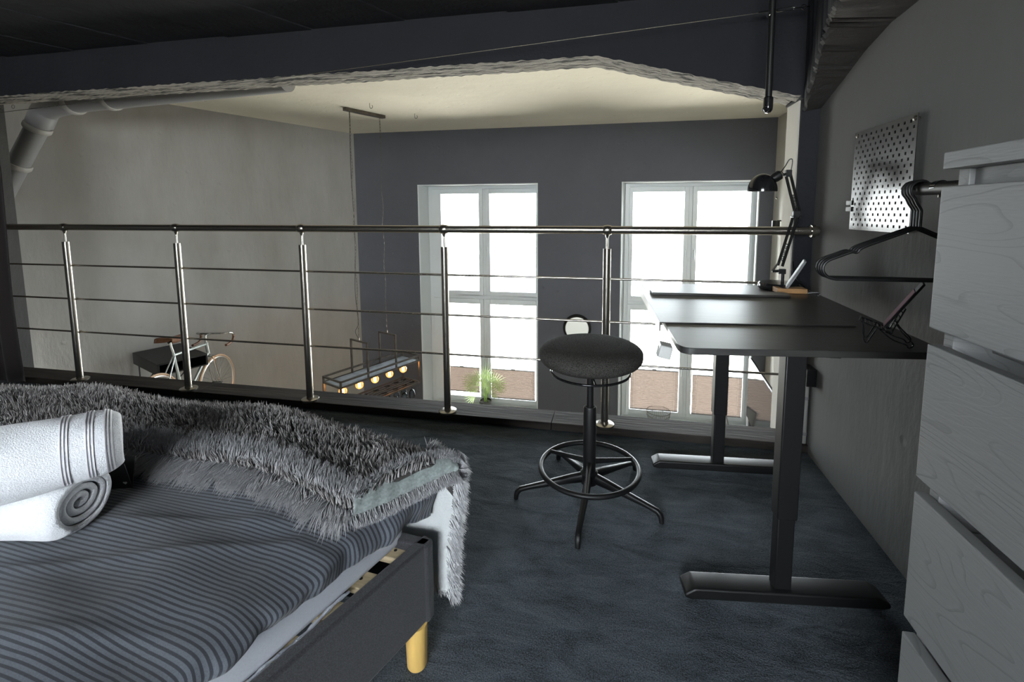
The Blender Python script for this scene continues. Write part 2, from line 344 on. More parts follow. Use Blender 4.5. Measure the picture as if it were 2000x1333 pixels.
def catmull(pts, n=8):
    P = [Vector(p) for p in pts]; P = [P[0]*2-P[1]]+P+[P[-1]*2-P[-2]]; out = []
    for i in range(1, len(P)-2):
        for k in range(n):
            t = k/n; a, b, c, d = P[i-1], P[i], P[i+1], P[i+2]
            out.append(0.5*((2*b)+(c-a)*t+(2*a-5*b+4*c-d)*t*t+(3*b-a-3*c+d)*t**3))
    out.append(P[-2]); return out

# ================================================================ SETTING
RW = 0.926          # face of the loft's right wall
# loft floor (carpet) and slab
q = MB(); q.bb((-5.0, -2.6, -0.25), (1.1, 2.42, 0.0)); struct(q.build('floor', m_carpet, smooth=False))
# hall floor far below
q = MB(); q.bb((-5.6, 2.4, -2.95), (2.1, 6.3, -2.75)); struct(q.build('floor_lower', mat('hall_oak_floor', (0.45, 0.38, 0.29), 0.5), smooth=False))
q = MB(); q.bb((-5.0, 2.30, -2.75), (1.1, 2.42, -0.25)); struct(q.build('wall_under_loft', m_white_wall, smooth=False))
# far wall with two openings, reveals splayed slightly
W1 = (-2.738, -1.041, -2.70, -1.00); W2 = (0.041, 1.672, 0.085, 1.74); ZB, ZT = -1.66, 1.551
YF, YB = 5.98, 6.32; HC = 2.277
q = MB()
def pier(xa, xb, xa2, xb2, z0, z1): q.prism([(xa, YF), (xb, YF), (xb2, YB), (xa2, YB)], z0, z1)
pier(-3.9, W1[0], -3.9, W1[2], -2.75, HC+.1); pier(W1[1], W2[0], W1[3], W2[2], -2.75, HC+.1); pier(W2[1], 2.0, W2[3], 2.0, -2.75, HC+.1)
for W in (W1, W2):
    pier(W[0], W[1], W[2], W[3], -2.75, ZB); pier(W[0], W[1], W[2], W[3], ZT, HC+.1)
struct(q.build('wall_far', m_farwall, smooth=False))
# white plaster lining of the reveals
q = MB(); e = 0.012
for W in (W1, W2):
    q.prism([(W[0], YF), (W[0]+e, YF), (W[2]+e, YB), (W[2], YB)], ZB, ZT); q.prism([(W[1]-e, YF), (W[1], YF), (W[3], YB), (W[3]-e, YB)], ZB, ZT)
    q.prism([(W[0]+e, YF), (W[1]-e, YF), (W[3]-e, YB), (W[2]+e, YB)], ZT-e, ZT)
struct(q.build('trim_7', m_reveal, smooth=False))
# hall ceiling, left wall (skewed in plan), right wall
q = MB(); q.bb((-5.7, 2.55, HC), (2.1, 6.4, HC+.15)); struct(q.build('ceiling_hall', m_hallceil, smooth=False))
UX, UY = 0.387, 0.922
cl = (-3.68, 5.98)
q = MB(); a = (cl[0]-UX*4.2, cl[1]-UY*4.2)
q.prism([cl, (cl[0]+UX*.4, cl[1]+UY*.4), (cl[0]+UX*.4-.25, cl[1]+UY*.4+.1), (a[0]-.25, a[1]+.1), a], -2.75, HC+.02)
struct(q.build('wall_left', m_leftwall, smooth=False))
q = MB(); q.bb((1.833, 2.4, -2.75), (2.0, 6.0, HC+.05)); struct(q.build('wall_right_hall', m_white_wall, smooth=False))
q = MB(); q.bb((1.06, 2.45, -2.75), (1.9, 2.60, HC+.1)); struct(q.build('wall_return', m_white_wall, smooth=False))
# loft right, left and back walls
q = MB(); q.bb((RW, -2.6, 0.0), (RW+.2, 2.47, 2.2)); struct(q.build('wall_right', m_rightwall, smooth=False))
q = MB(); q.bb((-5.1, -2.6, 0), (-4.95, 2.42, 2.2)); struct(q.build('wall_left_loft', m_rightwall, smooth=False))
q = MB()
q.bb((-5.1, -2.75, 0), (-1.4, -2.6, 2.2)); q.bb((0.3, -2.75, 0), (1.1, -2.6, 2.2)); q.bb((-1.4, -2.75, 0), (0.3, -2.6, .9)); q.bb((-1.4, -2.75, 2.0), (0.3, -2.6, 2.2))  # gap left in the unseen back wall to go with the added fill light
struct(q.build('wall_back', m_rightwall, smooth=False))
# loft ceiling: boards running skew to the room, joints open a few millimetres
ce = MB(); ce.bb((-5.1, -2.75, 2.215), (1.15, 2.45, 2.36)); ceil = struct(ce.build('ceiling', m_loftceil, smooth=False))
nx, ny = UY, -UX
def clip(poly, a, b, c):
    out = []
    for i in range(len(poly)):
        p, r = poly[i], poly[(i+1) % len(poly)]; dp, dr = a*p[0]+b*p[1]-c, a*r[0]+b*r[1]-c
        if dp >= 0: out.append(p)
        if (dp >= 0) != (dr >= 0):
            t = dp/(dp-dr); out.append((p[0]+(r[0]-p[0])*t, p[1]+(r[1]-p[1])*t))
    return out
base = [(-4.95, -2.6), (RW, -2.6), (RW, 2.40), (-4.95, 2.40)]; W_ = 0.52
for k in range(-12, 6):
    d0 = k*W_+.1
    pl = clip(clip(base, nx, ny, d0+.004), -nx, -ny, -(d0+W_-.004))
    if len(pl) >= 3:
        q = MB(); q.prism(pl, 2.198+0.004*((k*7) % 3), 2.216); q.build('ceiling_board', m_loftceil, ceil, smooth=False)
# main beam over the railing: haunched to the right, raw underside
q = MB()
def wob(x, s): return 0.0022*math.sin(x*61+s)+0.0016*math.sin(x*113+s*2)+.0012*math.sin(x*7+s)
xs = np.linspace(-5.0, -0.13, 420).tolist()+np.linspace(-0.12, 0.83, 80).tolist()
def zb(x): return 1.955 if x <= -0.13 else 1.955-(x+.13)*0.255
top = 2.30
for i in range(len(xs)-1):
    x0, x1 = xs[i], xs[i+1]; z0, z1 = zb(x0)+wob(x0, 1), zb(x1)+wob(x1, 1)
    q.cur = 0; q.add([(x0, 2.40, z0), (x1, 2.40, z1), (x1, 2.40, top), (x0, 2.40, top)], [(0, 1, 2, 3)])
    r0, r1 = zb(x0)+.004+wob(x0, 3)*.8, zb(x1)+.004+wob(x1, 3)*.8
    q.cur = 1
    q.add([(x0, 2.40, z0), (x1, 2.40, z1), (x1, 2.47, r1-.014), (x0, 2.47, r0-.014)], [(0, 3, 2, 1)])
    q.add([(x0, 2.47, r0-.014), (x1, 2.47, r1-.014), (x1, 2.485, r1+.006), (x0, 2.485, r0+.006)], [(0, 3, 2, 1)])
    q.add([(x0, 2.485, r0+.006), (x1, 2.485, r1+.006), (x1, 2.60, r1-.002), (x0, 2.60, r0-.002)], [(0, 3, 2, 1)])
    q.add([(x0, 2.60, r0-.002), (x1, 2.60, r1-.002), (x1, 2.60, top), (x0, 2.60, top)], [(0, 3, 2, 1)])
    q.add([(x0, 2.40, top), (x1, 2.40, top), (x1, 2.60, top), (x0, 2.60, top)], [(0, 1, 2, 3)])
q.cur = 0; q.add([(0.83, 2.40, zb(.83)), (0.83, 2.60, zb(.83)), (.83, 2.6, top), (.83, 2.4, top)], [(0, 1, 2, 3)]); q.bb((.83, 2.40, 1.70), (1.10, 2.60, top))
struct(q.build('trim_1', [m_beam, m_rawc], smooth=False))
# column under the beam's right end
q = MB(); q.cur = 0; q.bb((0.845, 2.43, 0), (1.10, 2.60, 1.72)); q.cur = 1; q.bb((0.838, 2.445, 0.0), (0.845, 2.60, 1.70)); q.bb((0.845, 2.43, -2.75), (1.10, 2.60, 0))
struct(q.build('trim_2', [m_beam, m_white_wall], smooth=False))
# left pillar
q = MB(); q.prism([(-4.95, 2.44), (-4.32, 2.44), (-4.545, 2.70), (-4.95, 2.70)], -2.75, 2.0)
struct(q.build('trim_3', m_pillar, smooth=False))
# concrete beam along the right wall, haunched towards the column
edge = [(0.30, -0.6, 1.845), (0.60, 1.30, 1.845), (0.685, 1.69, 1.845), (0.735, 1.885, 1.845), (0.775, 2.05, 1.80), (0.815, 2.22, 1.735), (0.86, 2.42, 1.64)]
zw = [1.845, 1.845, 1.845, 1.83, 1.79, 1.725, 1.66]
E2 = [Vector(p) for p in edge]; ED = []
for i in range(len(E2)-1):
    for k in range(14):
        t = k/14; ED.append((E2[i].lerp(E2[i+1], t), zw[i]+(zw[i+1]-zw[i])*t))
ED.append((E2[-1], zw[-1])); q = MB()
for i in range(len(ED)-1):
    (a, za), (b, zb2) = ED[i], ED[i+1]
    ja = Vector((random.uniform(-.006, .006), 0, random.uniform(-.006, .006))) if i else Vector(); 
    if i == 0: pj = Vector()
    nj = Vector((random.uniform(-.006, .006), 0, random.uniform(-.006, .006)))
    A, B = a+pj, b+nj; pj = nj
    A2, B2 = A+Vector((-.012, 0, .012)), B+Vector((-.012, 0, .012))
    q.cur = 1; q.add([A, B, (RW+.02, b.y, zb2), (RW+.02, a.y, za)], [(0, 1, 2, 3)])
    q.cur = 2; q.add([A, B, B2, A2], [(0, 1, 2, 3)])
    q.cur = 0; q.add([A2, B2, (B2.x-.01, B2.y, 2.22), (A2.x-.01, A2.y, 2.22)], [(0, 1, 2, 3)])
q.cur = 0; q.bb((0.31, -2.6, 1.86), (RW+.02, -0.6, 2.22))
struct(q.build('trim_4', [m_beam, m_beam2, m_pillar], ang=25))
# timber kerb under the railing
q = MB(); 
for x0, x1 in ((-4.95, -2.62), (-2.618, -0.335), (-0.333, 0.93)):
    q.bb((x0, 2.335, -0.0), (x1, 2.50, 0.041))
kerb = struct(q.build('trim_5', m_curb, smooth=False, bevel=0.004))
q = MB(); q.bb((-4.95, 2.42, -.3), (.85, 2.50, 0.0)); struct(q.build('trim_6', m_curb, smooth=False))

# ---------------------------------------------------------------- windows
def window(name, xL, xR, g1, g2, zg):
    root = bpy.data.objects.new(name, None); C.objects.link(root); struct(root)
    y0, y1 = 6.24, 6.30
    q = MB(); t = 0.055
    q.bb((xL, y0, ZB), (xL+t, y1, ZT)); q.bb((xR-t, y0, ZB), (xR, y1, ZT)); q.bb((xL+t, y0, ZT-t), (xR-t, y1, ZT)); q.bb((xL+t, y0, ZB), (xR-t, y1, ZB+t))
    q.bb((xL+t, y0, -0.075), (xR-t, y1, -0.025)); xm = (g1[1]+g2[0])/2; q.bb((xm-.022, y0, ZB+t), (xm+.022, y1, -0.075)); q.bb((xm-.022, y0, -0.025), (xm+.022, y1, ZT-t))
    q.build('window_frame', m_white, root, smooth=False, bevel=0.004)
    for gi, (ga, gb) in enumerate((g1, g2)):
        xa = xL+t if gi == 0 else xm+.022; xb = xm-.022 if gi == 0 else xR-t
        for zi, (z0, z1, ga0, ga1) in enumerate(((ZB+t, -0.075, zg, -0.15), (-0.025, ZT-t, 0.04, 1.43))):
            q = MB(); ya, yb = 6.222, 6.29
            q.bb((xa, ya, z0), (ga, yb, z1)); q.bb((gb, ya, z0), (xb, yb, z1)); q.bb((ga, ya, z0), (gb, yb, ga0)); q.bb((ga, ya, ga1), (gb, yb, z1))
            s = q.build('sash', m_white, root, smooth=False, bevel=0.005)
            q = MB(); q.bb((ga-.005, 6.262, ga0-.005), (gb+.005, 6.268, ga1+.005)); q.build('pane', m_glass, s, smooth=False)
            hx = (gb+0.028) if gi == 0 else (ga-0.028); hz = 0.66 if zi else -0.92
            q = MB(); q.box((hx, 6.218, hz), (0.026, 0.01, 0.07)); q.tube([(hx, 6.215, hz+.01), (hx, 6.18, hz+.01)], .009, 8); q.tube([(hx, 6.18, hz+.015), (hx, 6.182, hz-.11)], .008, 8)
            q.build('window_handle', m_white, s)
    q = MB(); q.bb((xL-.03, 5.96, ZB-.02), (xR+.02, 6.24, ZB+.02)); q.build('window_sill', m_white, root, smooth=False, bevel=0.006)
    return root
window('window_1', W1[2]+e-.005, W1[3]-e+.005, (-2.50, -1.935), (-1.777, -1.11), -1.545)
window('window_2', W2[2]+e-.005, W2[3]-e+.005, (0.196, 0.845), (1.004, 1.645), -1.545)

def blind(xa, xb, zt, zb_, label):
    t = thing('pleated_blind', label, 'blind', ((xa+xb)/2, 6.215, zb_), 0, 'pleated blinds in the lower window sashes')
    wd = (xb-xa)/2; H = zt-zb_; n = 22; q = MB(); P = []
    for i in range(n*2+1):
        z = 0.012+(H-.024)*i/(n*2); y = -.004 if i % 2 else -.016
        P.append([(-wd, y, z), (wd, y, z)])
    q.grid(P); q.build('pleated_fabric', m_pleat, t, smooth=False)
    q = MB(); q.bb((-wd, -.018, H-.012), (wd, -.002, H)); q.bb((-.03, -.021, H-.001), (.03, -.004, H+.010)); q.build('top_rail', m_rail, t, smooth=False, bevel=.001)
    q = MB(); q.bb((-wd, -.018, 0), (wd, -.002, .014)); q.build('bottom_rail', m_rail, t, smooth=False, bevel=.001)
    for sx in (-1, 1):
        q = MB(); q.tube([(sx*(wd-.05), -.021, 0), (sx*(wd-.05), -.021, H)], .0012, 5); q.build('cord', m_white, t)
blind(-2.49, -1.945, -1.09, -1.47, 'beige pleated blind at the foot of left window, left pane')
blind(-1.765, -1.12, -1.09, -1.53, 'beige pleated blind behind the palm, right pane of left window')
blind(0.206, 0.835, -0.96, -1.53, 'beige pleated blind above the wire basket in right window')
blind(1.014, 1.635, -0.99, -1.54, 'beige pleated blind behind the far desk leg, right window')

# ================================================================ RAILING
rl = thing('railing', 'brushed stainless steel railing with three thin rods along the loft edge', 'railing', (0, 2.40, 0.041))
YR = -0.038      # local depth of the rail axis (world 2.362)
q = MB(); q.tube([(-4.9, YR, 1.041), (0.90, YR, 1.041)], .0205, 20); q.build('handrail', m_steel, rl)
q = MB(); q.tube([(0.89, YR, 1.041), (0.906, YR, 1.041)], .030, 20); q.tube([(.906, YR, 1.041), (RW-.001, YR, 1.041)], .022, 16); q.build('end_flange', m_steel, rl)
zr = [0.785, 0.557, 0.330]
for k, z in enumerate(zr):
    q = MB(); q.tube([(-4.9, YR+.026, z), (0.835, YR+.026, z)], .0062, 10); q.build('rod', m_steel, rl)
for i in range(-1, 5):
    x = -3.5775+i*0.8816
    q = MB(); q.tube([(x, YR, 0.012), (x, YR, 0.945)], .0195, 24); p = q.build('post', m_steel, rl)
    q = MB(); q.lathe([(0.050, 0.0), (0.050, 0.010), (0.044, 0.014), (0.021, 0.015), (0.021, .02)], (x, YR, 0), 32); q.build('base_plate', m_steel, p)
    q = MB(); q.tube([(x, YR, .94), (x, YR, 1.03)], .0058, 10); q.tube([(x, YR, 1.0), (x, YR, 1.02)], [.006, .012], 12); q.build('pin', m_steel, p)
    q = MB(); q.lathe([(0.0206, -.022), (0.0245, -.016), (0.0265, 0), (0.0245, .016), (0.0206, .022)], (x, YR, 1.041), 20, Matrix.Rotation(PI/2, 3, 'Y')); q.build('collar', m_steel, p)
    for z in zr:
        q = MB(); q.tube([(x, YR+.012, z), (x, YR+.035, z)], .009, 12); q.build('rod_holder', m_steel, p)

# ================================================================ BED
bed = thing('bed', 'low bed with charcoal upholstered frame and yellow round feet', 'bed', (-1.6, 0.4, 0))
def L(p): return (p[0]+1.6, p[1]-0.4)          # world plan -> bed-local plan
Cn = (-0.455, 1.035); d1 = (-0.350, -0.937); d2 = (-0.9912, 0.132)
A0 = Cn; A1 = (Cn[0]+d1[0]*1.7, Cn[1]+d1[1]*1.7); A3 = (Cn[0]+d2[0]*2.1, Cn[1]+d2[1]*2.1); A2 = (A3[0]+d1[0]*1.7, A3[1]+d1[1]*1.7)
def panel(p, r, th, name):
    dx, dy = r[0]-p[0], r[1]-p[1]; l = math.hypot(dx, dy); nxx, nyy = -dy/l*th, dx/l*th
    q = MB(); pts = [L(p), L(r), L((r[0]+nxx, r[1]+nyy)), L((p[0]+nxx, p[1]+nyy))]
    q.prism(pts, .12, .332); return q.build(name, m_bedfab, bed, smooth=True, bevel=0.007, seg=3)
panel(A1, A0, .034, 'side_panel'); panel(A0, A3, .034, 'foot_panel'); panel(A3, A2, .034, 'side_panel'); panel(A2, A1, .034, 'head_panel')
# ledger and slats
q = MB(); ix, iy = -0.937, .350
a0 = (Cn[0]+ix*.034-.03*d2[0]*0+d1[0]*.04, Cn[1]+iy*.034*0+d1[1]*.04)
q.prism([L((A1[0]+ix*.034, A1[1]+iy*.034)), L((A0[0]+ix*.034+d1[0]*.04, A0[1]+iy*.034+d1[1]*.04)), L((A0[0]+ix*.056+d1[0]*.04, A0[1]+iy*.056+d1[1]*.04)), L((A1[0]+ix*.056, A1[1]+iy*.056))], .23, .290)
q.build('ledger', m_pine, bed, smooth=False)
for k, yc in enumerate([1.005, 0.905, 0.817, 0.725, 0.63, 0.53, 0.43, 0.33, 0.23, 0.13, 0.03, -0.07, -.17, -.27, -.37]):
    xr = Cn[0]-0.040+(yc-Cn[1])*0.3735-.006; xl = xr-1.95; dy = 1.95*0.10
    q = MB(); q.prism([L((xl, yc-.028+dy)), L((xr-.008, yc-.028)), L((xr+.008, yc+.020)), L((xl, yc+.020+dy))], .290, .308); s = q.build('slat', m_pine, bed, smooth=False, bevel=.002)
    q = MB(); q.tube([(*L((xr-.035, yc)), .3085), (*L((xr-.035, yc)), .3092)], .0045, 8); q.build('screw', m_ink, s)
for (px, py) in ((-0.494, 1.0), (A1[0]-.03, A1[1]+.06), (A3[0]+.06, A3[1]-.05), (A2[0]+.06, A2[1]+.06)):
    q = MB(); q.lathe([(.0235, 0), (.0255, .004), (.0285, .12)], (*L((px, py)), 0), 28); q.build('foot', m_yellow, bed)
# mattress: top-level, rests on the slats, a little askew
def mline(y, off=0): return (-0.534+(y-1.05)*0.30 if y > .6 else -0.669+(y-.6)*.3735)+off
MZ0, MZ1 = .309, .418
q = MB()
pts = [(mline(-.45), -.45), (mline(.6), .6), (mline(1.055), 1.055), (-2.46, 1.30), (-2.95, -.45)]
def rounded(pts, r, n=6):
    out = []
    N = len(pts)
    for i in range(N):
        p, a, b = Vector(pts[i]).to_2d(), Vector(pts[i-1]).to_2d(), Vector(pts[(i+1) % N]).to_2d()
        u, v = (a-p).normalized(), (b-p).normalized()
        for k in range(n+1):
            t = k/n; out.append(((p+u*r)*(1-t)**2+p*2*t*(1-t)+(p+v*r)*t*t))
    return [tuple(x) for x in out]
pp = rounded(pts, .05)
q.prism(pp, MZ0, MZ1); tag(q.build('mattress', m_matt, bevel=.016, seg=4, ang=30), 'mattress in pale grey jersey sheet showing below the striped duvet', 'mattress')
# bunched hem of the fitted sheet along its lower edge
q = MB(); hp = [(mline(y, .004), y, MZ0+.004+.004*math.sin(y*40)) for y in np.linspace(.25, .86, 60)]
q.tube(hp, [.004+.0012*math.sin(i*1.9) for i in range(60)], 7); 
o = q.build('sheet_hem', mat('ribbed_elastic', (0.5, 0.52, 0.58), .9, bump=.5, bscale=200), bpy.data.objects['mattress'])

# duvet: rows run along X, then over the right edge
by = [-.6, .2, .479, .54, .61, .686, .784, .876, .994, 1.1, 1.2]; bx = [-1.12, -.83, -.738, -.733, -.712, -.700, -.677, -.630, -.530, -.495, -.47]
hy = [-.6, .2, .565, .638, .696, .765, .869, .949, 1.029, 1.09, 1.16]; hx = [-1.07, -.775, -.645, -.622, -.606, -.585, -.552, -.527, -.500, -.480, -.462]
hzv = [.42, .42, .419, .42, .416, .406, .405, .392, .385, .365, .35]
ys = np.linspace(-.45, 1.10, 560); NT, NS = 150, 34
V = np.zeros((len(ys), NT+NS, 3)); UV = np.zeros((len(ys), NT+NS, 2))
def topz(X, Y):
    z = .492+.004*np.sin(X*5.1+Y*3)+.0025*np.sin(X*11-Y*17+2)+.0035*np.sin(Y*31+X*9)
    z += .0035*np.exp(-((Y-.80-.25*(X+.9))/.018)**2)*smoothstep(-1.6, -1.0, X)      # soft fold lines
    z += .0035*np.exp(-((Y-.66-.42*(X+1.0))/.016)**2)*smoothstep(-1.9, -1.2, X)
    z += .004*np.exp(-((Y-.50-.30*(X+.95))/.02)**2)
    return z
for i, y in enumerate(ys):
    bX = np.interp(y, by, bx); hX = max(np.interp(y, hy, hx), mline(y, .014)); hZ = np.interp(y, hy, hzv)+.0025*math.sin(y*26)+.002*math.sin(y*57+1)
    s = np.linspace(0, 1, NT); X = -2.9+(bX-.012+2.9)*(1-(1-s)**1.35); Y = y+0*X
    Y = Y+.010*np.sin(X*4+1)*.6
    Z = topz(X, Y)-.022*smoothstep(bX-.16, bX, X)
    sag = smoothstep(bX-.25, bX, X)
    Z += sag*.0035*math.sin(y*34)
    V[i, :NT] = np.stack([X, Y, Z], 1)
    fold = (.010*math.sin(y*34+.5)+.008*math.sin(y*71+2.1)+.004*math.sin(y*13)+.003*math.sin(y*140))
    x0, z0 = X[-1], Z[-1]
    dx = hX-x0
    for k in range(NS):
        t = (k+1)/NS
        cx_ = x0+dx*math.sin(min(1, t*1.12)*PI/2)+.014*math.sin(t*PI)
        cz_ = z0+(hZ-z0)*(t**1.9*.85+.15*t)
        amp = fold*smoothstep(.05, .9, t)*.8
        V[i, NT+k] = (cx_+.886*amp*.6+.004*math.sin(t*9+y*20), Y[-1]-.464*amp*.5-.02*t, cz_)
    UV[i, :, 0] = np.arange(NT+NS)/50
    UV[i, :, 1] = y/.0098+.12*np.sin(np.arange(NT+NS)*.05+y*9)+.35*smoothstep(NT*.7, NT+NS, np.arange(NT+NS))*math.sin(y*38)
me = bpy.data.meshes.new('duvet'); n_, m_ = V.shape[:2]
idx = np.arange(n_*m_).reshape(n_, m_); faces = np.stack([idx[:-1, :-1], idx[:-1, 1:], idx[1:, 1:], idx[1:, :-1]], -1).reshape(-1, 4)
me.from_pydata(V.reshape(-1, 3).tolist(), [], faces.tolist()); uvl = me.uv_layers.new(name='UVMap')
uvl.data.foreach_set('uv', UV.reshape(-1, 2)[faces.reshape(-1)].astype(np.float32).reshape(-1)); me.materials.append(m_stripe); me.shade_smooth()
duvet = bpy.data.objects.new('duvet', me); C.objects.link(duvet); sd = duvet.modifiers.new('solid', 'SOLIDIFY'); sd.thickness = .010; sd.offset = -1
tag(duvet, 'grey duvet with dark pinstripes spread over the bed', 'duvet')

# ---------------------------------------------------------------- fur throw
def curve_at(xs_, ys_, x): return np.interp(x, xs_, ys_)
# near and far edges of the throw in plan
nX = [-2.9, -1.763, -1.316, -1.128, -.964, -.839, -.698, -.622, -.527, -.50]
nY = [.95, .950, .945, .940, .930, .912, .878, .850, .822, .820]
fX = [-2.9, -2.27, -1.866, -1.392, -.973, -.734, -.564, -.467, -.41]
fY = [1.26, 1.255, 1.285, 1.27, 1.235, 1.195, 1.125, 1.08, 1.05]
def throw_pt(u, v):
    """u 0..1 left to right, v 0 near edge .. 1 far crest; beyond 1 hangs down"""
    xn = -2.9+(-.590+2.9)*u; xf = -2.9+(-.415+2.9)*u
    yn = np.interp(xn, nX, nY); yf = np.interp(xf, fX, fY)
    vv = np.clip(v, 0, 1)
    x = xn+(xf-xn)*vv; y = yn+(yf-yn)*vv
    z = .506+.040*np.minimum(1, vv*3.2)**.6*(.85+.15*np.sin(u*19))-.030*np.clip((vv-.72)/.28, 0, 1)**2
    z = z+.008*np.sin(u*23+vv*4)
    over = np.clip(v-1, 0, None)
    y = y+.035*(1-np.exp(-over*9)); z = z-over*.42
    return x, y, z
Uu = np.linspace(0, 1, 120); Vv = np.linspace(0, 1.75, 50)
P = [[tuple(float(c) for c in throw_pt(u, v)) for v in Vv] for u in Uu]
throw = thing('fur_throw', 'shaggy grey faux fur throw folded across the far end of the bed', 'throw', (0, 0, 0))
q = MB(); q.grid(P); q.build('backing', mat('dark_fur_base', (.045, .041, .040), 1.0), throw, solid=.006)

def strands(name, P0, D, length, rad, tone, matl, parent, curl=None, label=None):
    """tapered three-sided tufts: P0 roots, D directions, one joined mesh"""
    n = len(P0); D = D/np.linalg.norm(D, axis=1, keepdims=True)
    ref = np.where(np.abs(D[:, 2:3]) < .9, np.array([[0, 0, 1.]]), np.array([[1., 0, 0]]))
    S = np.cross(D, ref); S /= np.linalg.norm(S, axis=1, keepdims=True); T = np.cross(D, S)
    ca = np.zeros_like(P0) if curl is None else curl
    lv = [0.0, 0.5, 1.0]; rr = [1.0, .85, .10]
    vs = np.zeros((n, 9, 3))
    for li, (t, r) in enumerate(zip(lv, rr)):
        c = P0+D*(length[:, None]*t)+ca*(t*t)
        for k in range(3):
            a = 2*PI*k/3; vs[:, li*3+k] = c+(S*math.cos(a)+T*math.sin(a))*(rad[:, None]*r)
    f = []
    for li in range(2):
        for k in range(3): f.append((li*3+k, li*3+(k+1) % 3, (li+1)*3+(k+1) % 3, (li+1)*3+k))
    f = np.array(f); faces = (np.arange(n)[:, None, None]*9+f[None]).reshape(-1, 4)
    me = bpy.data.meshes.new(name); me.vertices.add(n*9); me.vertices.foreach_set('co', vs.reshape(-1).astype(np.float32))
    nf = len(faces); me.loops.add(nf*4); me.loops.foreach_set('vertex_index', faces.reshape(-1).astype(np.int32))
    me.polygons.add(nf); me.polygons.foreach_set('loop_start', (np.arange(nf)*4).astype(np.int32)); me.update(calc_edges=True)
    at = me.attributes.new('tone', 'FLOAT', 'POINT'); at.data.foreach_set('value', np.repeat(tone, 9).astype(np.float32))
    me.materials.append(matl); me.shade_smooth()
    o = bpy.data.objects.new(name, me); C.objects.link(o); o.parent = parent; o['kind'] = 'stuff'
    if label: o['label'] = label
    return o
def clumped(n, u0, u1, v0, v1, cell):
    """root coordinates drawn towards clump centres"""
    u = RNG.uniform(u0, u1, n); v = RNG.uniform(v0, v1, n); return u, v
N = 29000
u = RNG.uniform(.01, 1, N); v = RNG.uniform(.06, 1.10, N)
X, Y, Z = throw_pt(u, v)
# clump: tips pulled to shared points on a jittered grid
cs = .009; gx = np.round(X/cs)*cs; gy = np.round(Y/cs)*cs
h1 = np.sin(gx*1271.3+gy*3117.7)*43758.5; h1 -= np.floor(h1); h2 = np.sin(gx*2693.1+gy*1833.3)*24634.6; h2 -= np.floor(h2)
tx = gx+(h1-.5)*cs*.9; ty = gy+(h2-.5)*cs*.9
lean = np.stack([.9*np.sin(X*31+Y*17)*np.sin(Y*47-X*11)+(h2-.5)*.5-.2, .8*np.sin(X*23-Y*37+1)*np.sin(X*41)+(h1-.5)*.5-.15, np.zeros(N)], 1)
D = np.stack([(tx-X)*26, (ty-Y)*26, np.full(N, 1.0)], 1)+lean*.6
D += RNG.normal(0, .12, (N, 3))
far = np.clip((v-.85)/.25, 0, 1); D[:, 1] += far*.8
lg = RNG.uniform(.020, .030, N)*(.8+.4*h1)
P0 = np.stack([X, Y, Z-.002], 1)
strands('fur_pile', P0, D, lg, RNG.uniform(.0021, .0033, N), np.clip(.05+.75*h2+RNG.normal(0, .18, N), 0, 1), m_fur, throw)
# long pale fringe along the near edge
def fringe(n, u0, u1, v0, v1, dirf, ln, name, matl, tone0=.5, rad=(.0009, .0015), curlf=None):
    u = RNG.uniform(u0, u1, n); v = RNG.uniform(v0, v1, n); X, Y, Z = throw_pt(u, v)
    P0 = np.stack([X, Y, Z], 1); D = dirf(u, v, n)
    lg = RNG.uniform(ln[0], ln[1], n); ph = np.sin(u*310)*.5+np.sin(u*127+2)*.5
    D = D+np.stack([ph*.5, 0*ph, 0*ph], 1)+RNG.normal(0, .13, (n, 3))
    cu = curlf(u, v, n) if curlf else np.tile(np.array([[0, -.004, -.012]]), (n, 1))
    return strands(name, P0, D, lg, RNG.uniform(*rad, n), np.clip(tone0+ph*.15+RNG.normal(0, .15, n), 0, 1), matl, throw, cu)
f_ = lambda u, v, n: np.stack([.25+0*u, np.full(n, -.9), .25+0*u], 1)
fringe(6000, .55, 1, -.03, .12, lambda u, v, n: np.stack([.35*np.ones(n), -1.0*np.ones(n), .18*np.ones(n)], 1), (.040, .066), 'near_fringe', m_fur2, .45, (.0011, .0018))
fringe(4200, .66, .99, .10, .24, lambda u, v, n: np.stack([.30*np.ones(n), -.15*np.ones(n), .9*np.ones(n)], 1), (.034, .052), 'ridge_fringe', m_fur2, .15, (.0011, .0018), curlf=lambda u, v, n: np.tile(np.array([[-.006, .014, -.006]]), (n, 1)))
# folded right end: rolled velour underside with fringe below
T = [(-.566, .862, .541), (-.548, .93, .549), (-.52, .985, .552), (-.475, 1.03, .552), (-.425, 1.058, .546), (-.398, 1.062, .53)]
B = [(-.560, .845, .512), (-.515, .900, .510), (-.478, .955, .510), (-.440, 1.000, .513), (-.408, 1.034, .518), (-.392, 1.05, .515)]
Tc, Bc = catmull(T, 10), catmull(B, 10); P = []
for i, (a, b) in enumerate(zip(Tc, Bc)):
    row = []
    for k in range(11):
        t = k/10; p = a.lerp(b, t)+Vector((.55, -.62, .35))*(.014*math.sin(t*PI)+.0016*math.sin(i*.9+k*.4))
        row.append(tuple(p))
    P.append(row)
q = MB(); q.grid(P); o = q.build('velour_lining', m_lining, throw, solid=.004); o['label'] = 'grey green velour underside showing at the fold'
Bp = np.array([tuple(b) for b in Bc]); n = 4200; s = RNG.uniform(0, len(Bp)-1.001, n); i0 = s.astype(int); fr_ = (s-i0)[:, None]
P0 = Bp[i0]*(1-fr_)+Bp[i0+1]*fr_+np.array([[0, 0, -.002]])+RNG.normal(0, .002, (n, 3))
ph = np.sin(s*4)*.4
D = np.stack([.55+ph*.3, -.60-ph*.4, -.55+0*s], 1)+RNG.normal(0, .12, (n, 3))
